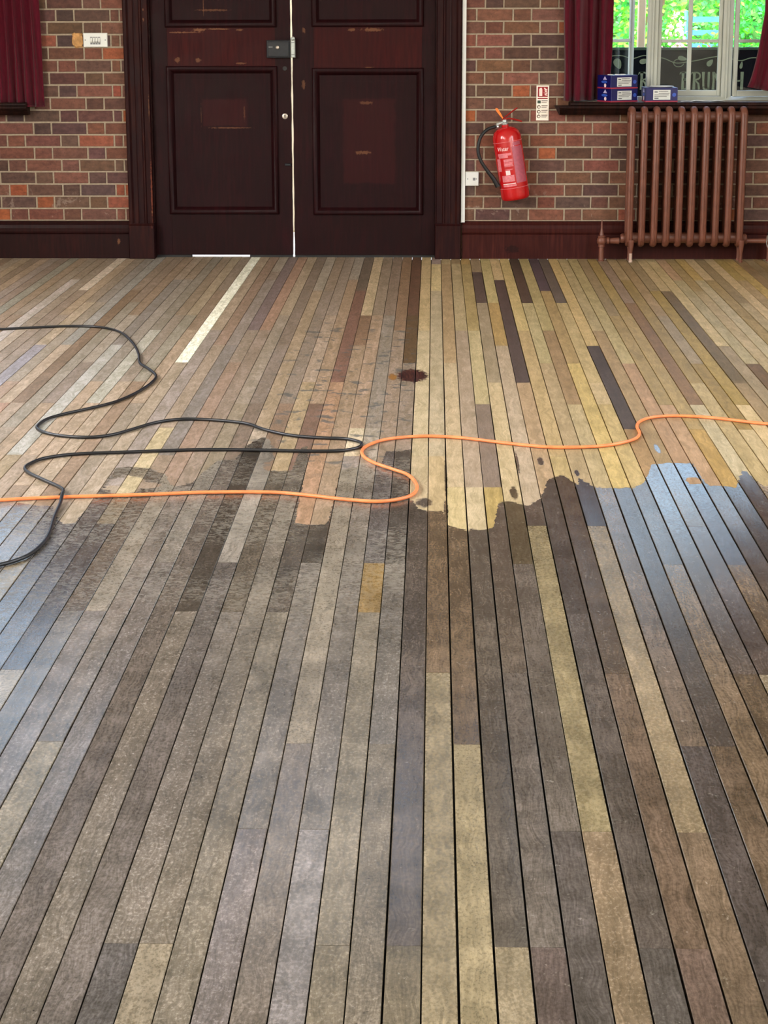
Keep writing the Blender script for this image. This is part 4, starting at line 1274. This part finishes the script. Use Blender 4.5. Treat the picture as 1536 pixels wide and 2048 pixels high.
hp = [(0.395, -.105, .836), (0.372, -.12, .834), (0.332, -.135, .820), (0.294, -.145, .782), (0.276, -.15, .728), (0.276, -.152, .678), (0.294, -.152, .626), (0.334, -.150, .566), (0.374, -.146, .515), (0.402, -.142, .468)]
cur = spline([to_ext(*p) for p in hp], 6)
MB().tube(cur, [.0105 + max(0, (i / (len(cur) - 1) - .72)) * .022 for i in range(len(cur))], 10).build('hose', M['rubber'], ext, smooth=True, angle=60)
MB().tube([to_ext(0.378, -.112, .835), to_ext(0.398, -.105, .837)], .0125, 12).build('hose_ferrule', M['brushed'], ext, smooth=True)
MB().box(-.02, .02, .080, .0945, .30, .40).build('wall_hook', M['black_iron'], ext)
tag(ext, 'red water fire extinguisher hung crooked on the brick wall', 'fire extinguisher')

# ------------------------------------------------------------------ radiator
rad = empty('radiator', (1.575, -0.14, 0))
SEC_X = [1.228 + i * 0.0768 for i in range(10)]
Z_T, Z_B, Y_F, Y_K = 0.945, 0.108, -0.193, -0.085


def ring_path(x):
    pts, rc = [], .045
    for cy, cz, a0 in ((Y_K - rc, Z_T - rc, 0), (Y_F + rc, Z_T - rc, 90), (Y_F + rc, Z_B + rc, 180), (Y_K - rc, Z_B + rc, 270)):
        for i in range(5):
            q = math.radians(a0 + i * 22.5)
            pts.append((x, cy + rc * math.cos(q), cz + rc * math.sin(q)))
    return pts


proto = None
for i, x in enumerate(SEC_X):
    if proto is None:
        mb = MB().tube(ring_path(0), .0175, 12, True, squash=(1.22, 1, 1))
        mb.box(-.006, .006, Y_F, Y_K, Z_T - .085, Z_T - .01).box(-.006, .006, Y_F, Y_K, Z_B + .01, Z_B + .075)
        mb.prism([(-.011, Y_F - .006), (0.0, Y_F - .0195), (.011, Y_F - .006)], 2, Z_B + .02, Z_T - .03)
        mb.box(-.009, .009, Y_F, Y_K, Z_B + .03, Z_T - .03)
        proto = mb.build('section', M['radiator'], rad, smooth=True, angle=45)
        o = proto
    else:
        o = bpy.data.objects.new('section', proto.data)
        COL.objects.link(o)
        o.parent = rad
    o.location = Vector((x, 0, 0)) - Vector(rad.location)
for z in (Z_T - .048, Z_B + .040):
    under(rad, MB().tube([(SEC_X[0] - .026, -.139, z), (SEC_X[-1] + .026, -.139, z)], .034, 16), 'connecting_hub', M['radiator'], smooth=True)
for x in (SEC_X[0], SEC_X[-1]):
    for y in (Y_F - .004, Y_K):
        f = under(rad, MB().lathe([(.010, .0), (.0095, .02), (.010, .055), (.019, .115), (.020, .14)], 12, (x + .012, y, 0)), 'foot', M['radiator'], smooth=True)
        under(rad, MB().lathe([(.0125, 0), (.0125, .012), (.0104, .014), (.0102, .05), (.0106, .056)], 12, (x + .012, y, 0)), 'worn_toe', M['foot_worn' if y < -.15 and x < 1.5 else 'radiator'], f, smooth=True)
for side, xp, xe in ((-1, 1.060, SEC_X[0] - .03), (1, 2.118, SEC_X[-1] + .03)):
    yv = -.135
    under(rad, MB().lathe([(.020, 0), (.020, .006), (.0165, .008), (.0155, .088), (.0205, .090), (.0205, .104), (.018, .106)], 16, (xp, yv, 0)), 'riser_pipe', M['radiator'], smooth=True)
    vb = under(rad, MB().lathe([(.018, .104), (.027, .112), (.030, .128), (.027, .144), (.020, .150), (.024, .152), (.024, .158), (.016, .162)], 16, (xp, yv, 0)), 'valve_body', M['radiator'], smooth=True)
    if side < 0:
        under(rad, MB().lathe([(.016, .160), (.012, .180), (.0075, .200), (.0055, .215), (.0065, .225), (.004, .245), (.0015, .268)], 10, (xp, yv, 0)), 'valve_spindle', M['radiator'], vb, smooth=True)
    hz = .128
    under(rad, MB().lathe([(.012, 0), (.012, .03), (.021, .032), (.021, .048), (.012, .050), (.0175, .054), (.0215, .110), (.013, .112), (.013, abs(xe - xp))], 14, (xp, yv, hz), 'x') if side < 0 else
          MB().lathe([(.013, 0), (.013, .02), (.021, .022), (.021, .036), (.014, .038), (.016, abs(xe - xp))], 14, (xe - .01, yv, hz), 'x'), 'tail_pipe', M['radiator'], smooth=True)
    under(rad, MB().lathe([(.024, 0), (.030, .008), (.030, .022), (.022, .03)], 16, (xe - (.02 if side < 0 else .008), -.139, hz + .016), 'x'), 'end_nut', M['radiator'], smooth=True)
tag(rad, 'terracotta painted cast iron column radiator under the window', 'radiator')

# ------------------------------------------------------------------ boxes and paper on the sill
SILL = 0.9845


def carton(loc, rot_z, w, d, h, label, lid):
    root = empty('abrasive_disc_box', loc)
    root.rotation_euler = (0, 0, rot_z)
    MB().bbox(-w / 2, w / 2, -d / 2, d / 2, .007, h, .002).build('carton', M['box_blue'], root)
    MB().box(-w / 2 - .0015, w / 2 + .0015, -d / 2 - .0015, d / 2 + .0015, 0, .008).build('bottom_tray', M['box_red'], root)
    f = -d / 2
    lb = MB().box(-w * .27, w * .27, f - .0012, f + .001, h * .16, h * .84).build('label', M['label'], root)
    for z, a, b, m in ((.70, -.23, -.13, 'print_dark'), (.74, -.10, .20, 'print_grey'), (.60, -.10, .24, 'print_grey'), (.50, -.23, .22, 'print_grey'), (.40, -.23, .16, 'print_grey'), (.27, -.23, -.10, 'print_dark')):
        MB().box(w * a, w * b, f - .002, f, h * z - h * .03, h * z + h * .03).build('label_print', M[m], lb)
    MB().lathe([(.012, f - .0012), (.012, f + .001)], 16, (w * .39, 0, h * .50), 'y').build('round_logo', M['logo_blue'], root)
    # end panel: triangle, ellipse and white mark
    e = -w / 2
    MB().prism([(-.030, h * .66), (.012, h * .66), (-.008, h * .93)], 0, e - .001, e + .001).build('triangle_logo', M['logo_pale'], root)
    MB().prism([(-.002 + .032 * math.cos(q), h * .50 + h * .10 * math.sin(q)) for q in [i * math.pi / 8 for i in range(16)]], 0, e - .001, e + .001).build('oval_logo', M['logo_blue'], root)
    MB().prism([(-.012 + .012 * math.cos(q), h * .24 + h * .15 * math.sin(q)) for q in [i * math.pi / 6 for i in range(12)]], 0, e - .001, e + .001).build('white_mark', M['white_print'], root)
    if lid == 'dish':
        MB().lathe([(.060, 0), (.072, .002), (.078, .006), (.074, .0075), (.060, .004)], 24, (.01, 0, h)).build('protruding_disc', M['paper'], root, smooth=True)
    elif lid == 'flaps':
        for q in (-.055, .0, .04):
            MB().prism([(q - .016, h), (q + .016, h), (q + .010, h + .005), (q - .010, h + .006)], 1, -.01, .012).build('torn_flap', M['paper'], root)
    tag(root, label, 'box', 'blue boxes on the sill')
    return root


carton((1.149, 0.008, SILL), math.radians(30), .200, .150, .0815, 'blue cardboard box at the bottom of the two box stack', None)
carton((1.147, 0.008, SILL + .0816), math.radians(29), .200, .150, .0815, 'blue cardboard box lying on top of another blue box', 'flaps')
carton((1.412, 0.015, SILL), math.radians(4), .200, .165, .088, 'blue cardboard box standing alone on the sill, white disc showing on top', 'dish')
o = MB().bbox(1.286, 1.320, .06, .09, SILL, SILL + .030, .002).build('paper_block', M['paper'])
tag(o, 'small white paper block wedged between the blue boxes', 'paper')
pr = random.Random(9)
vs, fs = [], []
for i in range(13):
    for j in range(4):
        vs.append((1.54 + .275 * i / 12, -.05 + .075 * j / 3 + pr.uniform(-.004, .004), SILL + .003 + abs(math.sin(i * 1.1 + j)) * .006 * (1 if i in (4, 5, 6, 9, 10, 11) else .3)))
for i in range(12):
    for j in range(3):
        a = i * 4 + j
        fs.append((a, a + 4, a + 5, a + 1))
o = MB().add(vs, fs).build('crumpled_paper', M['paper'], smooth=True)
sd = o.modifiers.new('thickness', 'SOLIDIFY')
sd.thickness = .0012
tag(o, 'crumpled white paper strip lying flat on the dark sill', 'paper')

# ------------------------------------------------------------------ cords
def cord(name, path, r, mat, label, lifts=()):
    pts = []
    for x, y in path:
        z = r
        for lx, ly, amount, reach in lifts:
            d = math.hypot(x - lx, y - ly)
            z = max(z, r + amount * math.exp(-(d / reach) ** 2))
        pts.append((x, y, z + .0008))
    cur = spline(pts, 7)
    for p in cur:
        p.z = max(p.z, r + .0008)
        for lx, ly, amount, reach in lifts:
            d = math.hypot(p.x - lx, p.y - ly)
            p.z = max(p.z, r + .0008 + amount * math.exp(-(d / reach) ** 2))
    o = MB().tube(cur, r, 8).build(name, mat, smooth=True, angle=80)
    tag(o, label, 'cable')
    return o


far_w = [(-4.2, -3.9), (-3.6, -3.5), (-3.0, -3.15), (-2.6, -3.03)]
cord('power_cable', far_w + BLACK_PATH + [(-1.62, -7.40), (-2.0, -7.7), (-2.6, -8.3)], 0.0062, M['black_cord'], 'black power cable snaking in loops over the floorboards', [(-1.213, -6.427, .0135, .05)])
cord('extension_cable', [(-2.6, -6.6), (-2.0, -6.56)] + ORANGE_PATH + [(1.9, -5.42), (2.6, -5.6), (3.4, -5.9)], 0.0062, M['orange_cord'], 'orange extension cable curving across the edge of the sanding')

# black bucket, mostly outside the view
b = empty('bucket', (2.115, -0.80, 0))
under(b, MB().lathe([(.088, 0), (.092, .004), (.118, .235), (.124, .240), (.124, .252), (.117, .252), (.114, .240), (.090, .012), (.02, .010)], 24, (2.115, -.80, 0)), 'pail', M['rubber'], smooth=True)
under(b, MB().tube(spline([(2.115 - .122, -.80, .236), (2.115 - .13, -.86, .18), (2.115 - .06, -.925, .12), (2.115 + .06, -.925, .12), (2.115 + .13, -.86, .18), (2.115 + .122, -.80, .236)], 5), .003, 6), 'handle', M['brushed'])
tag(b, 'black round bucket standing on the floor near the radiator', 'bucket')

# ------------------------------------------------------------------ outside
M['paving'] = simple('pale_paving', rgb(205, 198, 182, 1.0), 0.9, 0, 0.12, 6)
M['render'] = simple('cream_render', rgb(216, 204, 176, 0.8), 0.85, 0, 0.05, 5)
M['slate'] = simple('dark_painted_board', rgb(16, 26, 36, 0.3), 0.8, 0, 0.25, 14, 0, 0.1)
M['chalk'] = simple('sage_sign_paint', rgb(140, 154, 126, 0.6), 0.8, 0, 0.1, 40)
M['bark'] = simple('brown_bark', rgb(90, 72, 54, 1.0), 0.9)
for nm, c in (('leaf_a', (48, 160, 26)), ('leaf_b', (36, 150, 62)), ('leaf_c', (92, 178, 30)), ('leaf_core', (40, 96, 30)), ('petal_pink', (232, 150, 190)), ('petal_orange', (240, 120, 72)), ('petal_red', (214, 70, 56)), ('blue_paint', (36, 96, 140))):
    M[nm] = simple(nm, rgb(*c, 1.0), 0.6, 0, 0.2, 10)
struct(MB().box(-30, 30, 0.33, 60, -0.3, -0.12).build('ground_outside', M['paving']), 'pale paved yard outside the hall')
struct(MB().bbox(-2.7, 0.75, 2.6, 2.8, -.12, 2.4, .01).box(-2.75, .8, 2.56, 2.84, 2.4, 2.46).build('wall_porch', M['render']), 'cream rendered garden wall outside the doors')

pst = empty('porch_post', (1.458, 1.70, -.12))
under(pst, MB().bbox(1.431, 1.484, 1.675, 1.728, -.10, 2.9, .006), 'shaft', M['render'])
under(pst, MB().bbox(1.405, 1.511, 1.648, 1.754, -.12, 0.06, .008), 'base', M['render'])
tag(pst, 'cream square porch post standing outside the window', 'post')

# painted board with lettering and vine
sg = empty('sign_board', (1.75, 1.30, -.12))
under(sg, MB().bbox(0.62, 2.88, 1.300, 1.325, 0.45, 1.272, .003), 'board', M['slate'])
under(sg, MB().box(0.62, 2.88, 1.296, 1.329, 1.272, 1.290), 'top_edge', M['sign_green'])
for x in (0.80, 2.70):
    under(sg, MB().bbox(x - .03, x + .03, 1.326, 1.37, -.12, 1.26, .004), 'post', M['bark'])


def stroke(pts, wds, name, mat=None):
    """painted stroke of varying width on the board face"""
    P = [Vector((a, 0, b)) for a, b in pts]
    vs, fs = [], []
    n = len(P)
    for i in range(n):
        t = (P[min(i + 1, n - 1)] - P[max(i - 1, 0)]).normalized()
        s = Vector((-t.z, 0, t.x)) * wds[i] / 2
        for q in (P[i] + s, P[i] - s):
            vs += [(q.x, 1.2975, q.z), (q.x, 1.301, q.z)]
    for i in range(n - 1):
        o = i * 4
        fs += [(o, o + 4, o + 6, o + 2), (o, o + 1, o + 5, o + 4), (o + 2, o + 6, o + 7, o + 3)]
    return MB().add(vs, fs), name


def letter(name, strokes):
    mb = MB()
    for pts, wds in strokes:
        m_, _ = stroke(pts, wds, name)
        mb.add(m_.v, m_.f)
    under(sg, mb, name, M['chalk'])


LT, LB = 1.125, 1.005


def arc(cx, cz, rx, rz, a0, a1, n=8):
    return [(cx + rx * math.cos(math.radians(a0 + (a1 - a0) * i / n)), cz + rz * math.sin(math.radians(a0 + (a1 - a0) * i / n))) for i in range(n + 1)]


def stem(x, w=.017):
    return ([(x, LT), (x + .001, LT - .03), (x, LT - .07), (x, LB)], [w * 1.25, w * .95, w, w * 1.15])


def serif(x):
    return ([(x - .022, LT - .018), (x - .016, LT - .005), (x + .012, LT - .004)], [.004, .010, .010])


def bowl(x, top, bot, w):
    pts = [(x, top - .004)] + arc(x + .012, (top + bot) / 2, w, (top - bot) / 2 - .004, 80, -80) + [(x, bot + .004)]
    return (pts, [.008] + [.011] * 9 + [.008])


letter('letter_R', [serif(1.428), stem(1.428), bowl(1.430, LT, LT - .056, .026), ([(1.438, LT - .058), (1.456, LT - .08), (1.462, LB)], [.008, .013, .015])])
letter('letter_B', [serif(1.712), stem(1.712), bowl(1.714, LT, LT - .054, .026), bowl(1.714, LT - .050, LB, .030)])
letter('letter_R', [serif(1.790), stem(1.790), bowl(1.792, LT, LT - .056, .027), ([(1.800, LT - .058), (1.820, LT - .08), (1.826, LB)], [.008, .013, .015])])
letter('letter_U', [([(1.852, LT), (1.853, LT - .06), (1.855, LB + .02)], [.020, .013, .014]), ([(1.890, LT), (1.890, LB)], [.016, .014]), (arc(1.8725, LB + .016, .0175, .016, 180, 360, 6), [.012] * 7)])
letter('letter_N', [([(1.922, LT), (1.924, LT - .06), (1.922, LB)], [.018, .013, .018]), ([(1.926, LT - .004), (1.945, LT - .035), (1.970, LB + .012)], [.010, .024, .012]), ([(1.972, LT), (1.972, LB)], [.012, .013])])
letter('letter_C', [(arc(2.022, (LT + LB) / 2, .026, .056, 50, 310, 10), [.008] + [.014] * 9 + [.008])])
letter('letter_H', [([(2.072, LT), (2.072, LB)], [.020, .016]), ([(2.118, LT), (2.118, LB)], [.022, .018]), ([(2.075, 1.062), (2.115, 1.066)], [.010, .010])])
vine = spline([(a, 0, b) for a, b in ((1.02, 1.20), (1.16, 1.225), (1.28, 1.235), (1.36, 1.215), (1.44, 1.235), (1.52, 1.225), (1.58, 1.215), (1.66, 1.185), (1.74, 1.192), (1.82, 1.205), (1.90, 1.222), (1.98, 1.228), (2.10, 1.20), (2.2, 1.22), (2.4, 1.19))], 5)
mb, _ = stroke([(p.x, p.z) for p in vine], [.006] * len(vine), 'vine')
under(sg, mb, 'painted_vine', M['chalk'])
mb, _ = stroke(arc(1.68, 1.185, .035, .026, 90, 350, 12), [.005] * 13, 'curl')
under(sg, mb, 'painted_curl', M['chalk'])
for cx, cz, ln, wd, an in ((1.262, 1.180, .075, .050, -65), (1.445, 1.197, .07, .034, 10), (1.705, 1.215, .065, .030, -12), (1.895, 1.186, .055, .034, 50), (2.11, 1.17, .05, .02, 80)):
    q = math.radians(an)
    pts = []
    for i in range(14):
        t = 2 * math.pi * i / 14
        u, v = ln / 2 * math.cos(t), wd / 2 * math.sin(t) * (1 - .35 * math.cos(t))
        pts.append((cx + u * math.cos(q) - v * math.sin(q), cz + u * math.sin(q) + v * math.cos(q)))
    under(sg, MB().prism(pts, 1, 1.2975, 1.301), 'painted_leaf', M['chalk'])
tag(sg, 'dark painted board lettered BRUNCH with leaves, outside the window', 'sign')


def shrub(name, cx, cy, rx, ry, z0, z1, n, mats, seed, label, petals=None):
    rr = random.Random(seed)
    root = empty(name, (cx, cy, -.12))
    st = MB()
    for i in range(5):
        a = rr.uniform(0, 6.28)
        st.tube([(cx, cy, -.12), (cx + .25 * rx * math.cos(a), cy + .25 * ry * math.sin(a), (z0 + z1) / 2), (cx + .5 * rx * math.cos(a), cy + .5 * ry * math.sin(a), z1 * .85)], [.03, .02, .008], 6)
    under(root, st, 'stem', M['bark'])
    groups = [MB() for _ in mats]
    pet = MB()
    for i in range(n):
        while True:
            u = Vector((rr.uniform(-1, 1), rr.uniform(-1, 1), rr.uniform(-1, 1)))
            if .35 < u.length < 1:
                break
        u *= (1 + .25 * math.sin(5 * u.x + seed) * math.cos(4 * u.z))
        c = Vector((cx + u.x * rx, cy + u.y * ry, (z0 + z1) / 2 + u.z * (z1 - z0) / 2))
        if c.z < -.1:
            continue
        d = Vector((rr.uniform(-1, 1), rr.uniform(-1, 1), rr.uniform(-.6, .8))).normalized()
        s = d.cross(Vector((rr.uniform(-1, 1), rr.uniform(-1, 1), rr.uniform(-1, 1)))).normalized()
        ln = rr.uniform(.045, .085)
        tgt = groups[rr.randrange(len(mats))]
        if petals and u.length > .7 and rr.random() < petals[1]:
            tgt, ln = pet, rr.uniform(.03, .055)
        tgt.add([c, c + d * ln * .5 + s * ln * .3, c + d * ln, c + d * ln * .5 - s * ln * .3], [(0, 1, 2, 3)])
    for g, m_ in zip(groups, mats):
        if g.v:
            o = under(root, g, 'foliage', M[m_])
            o['kind'] = 'stuff'
    if petals and pet.v:
        o = under(root, pet, 'blossom', M[petals[0]])
        o['kind'] = 'stuff'
    tag(root, label, 'shrub', 'shrubs outside the window')


shrub('leafy_shrub', 2.02, 6.5, .45, .42, -.1, 2.2, 2800, ['leaf_a', 'leaf_c'], 1, 'yellow green bushy shrub behind the pink flowers')
shrub('leafy_shrub', 3.20, 7.8, .95, .6, -.1, 2.3, 3600, ['leaf_b', 'leaf_a'], 2, 'blue green shrub beyond the pale blue chair', ('petal_orange', .05))
shrub('leafy_shrub', 0.95, 7.6, .85, .6, -.1, 2.3, 3600, ['leaf_b', 'leaf_a'], 3, 'blue green shrub showing past the cream porch post')
shrub('flowering_shrub', 2.00, 4.45, .20, .20, .6, 1.46, 1000, ['leaf_a', 'leaf_c'], 4, 'small shrub crowned with pale pink blossom', ('petal_pink', .75))
shrub('flowering_shrub', 1.28, 3.6, .40, .28, .3, 1.27, 1300, ['leaf_c', 'leaf_a'], 5, 'low flowering plant with orange blossom behind the painted board', ('petal_orange', .75))
shrub('flowering_shrub', 2.42, 3.7, .58, .28, .3, 1.29, 1500, ['leaf_c', 'leaf_a'], 6, 'low green plant with a few red blossoms behind the painted board', ('petal_red', .10))
shrub('leafy_shrub', 4.3, 6.2, .8, .7, -.1, 2.2, 2400, ['leaf_b', 'leaf_a'], 7, 'broad green shrub seen past the inward opened casement')

hg = empty('hedge', (2.2, 9.3, -.12))
core = MB().bbox(-1.6, 6.6, 9.1, 9.9, -.12, 2.25, .1)
under(hg, core, 'inner_branches', M['leaf_core'])
hr = random.Random(21)
gs = [MB(), MB(), MB()]
for i in range(7000):
    c = Vector((hr.uniform(-1.7, 6.7), 9.1 - abs(hr.gauss(0, .16)), hr.uniform(-.1, 2.4)))
    d = Vector((hr.uniform(-1, 1), hr.uniform(-1, .3), hr.uniform(-.7, .8))).normalized()
    s_ = d.cross(Vector((hr.uniform(-1, 1), hr.uniform(-1, 1), hr.uniform(-1, 1)))).normalized()
    ln = hr.uniform(.07, .13)
    gs[hr.randrange(3)].add([c, c + d * ln * .5 + s_ * ln * .33, c + d * ln, c + d * ln * .5 - s_ * ln * .33], [(0, 1, 2, 3)])
for g_, m_ in zip(gs, ('leaf_a', 'leaf_b', 'leaf_c')):
    under(hg, g_, 'foliage', M[m_])['kind'] = 'stuff'
tag(hg, 'tall clipped green hedge closing the garden behind the shrubs', 'hedge')

# pale blue slatted garden chair
ch = empty('garden_chair', (2.42, 5.2, -.12))
for x in (2.24, 2.60):
    under(ch, MB().tube([(x, 5.45, -.12), (x, 5.0, .75)], .016, 8), 'leg', M['blue_paint'])
    under(ch, MB().tube([(x, 4.95, -.12), (x, 5.25, .55), (x, 5.55, 1.52)], .016, 8), 'back_post', M['blue_paint'])
    under(ch, MB().bbox(x - .03, x + .03, 4.9, 5.4, .74, .765, .004), 'armrest', M['blue_paint'])
for i in range(5):
    under(ch, MB().box(2.24, 2.60, 4.92 + i * .085, 4.98 + i * .085, .42, .44), 'seat_slat', M['blue_paint'])
for i in range(8):
    z = .62 + i * .115
    y = 5.25 + (z - .55) * .31
    under(ch, MB().box(2.24, 2.60, y - .012, y + .006, z, z + .045), 'back_slat', M['blue_paint'])
tag(ch, 'pale blue slatted garden chair among the shrubs outside', 'chair')
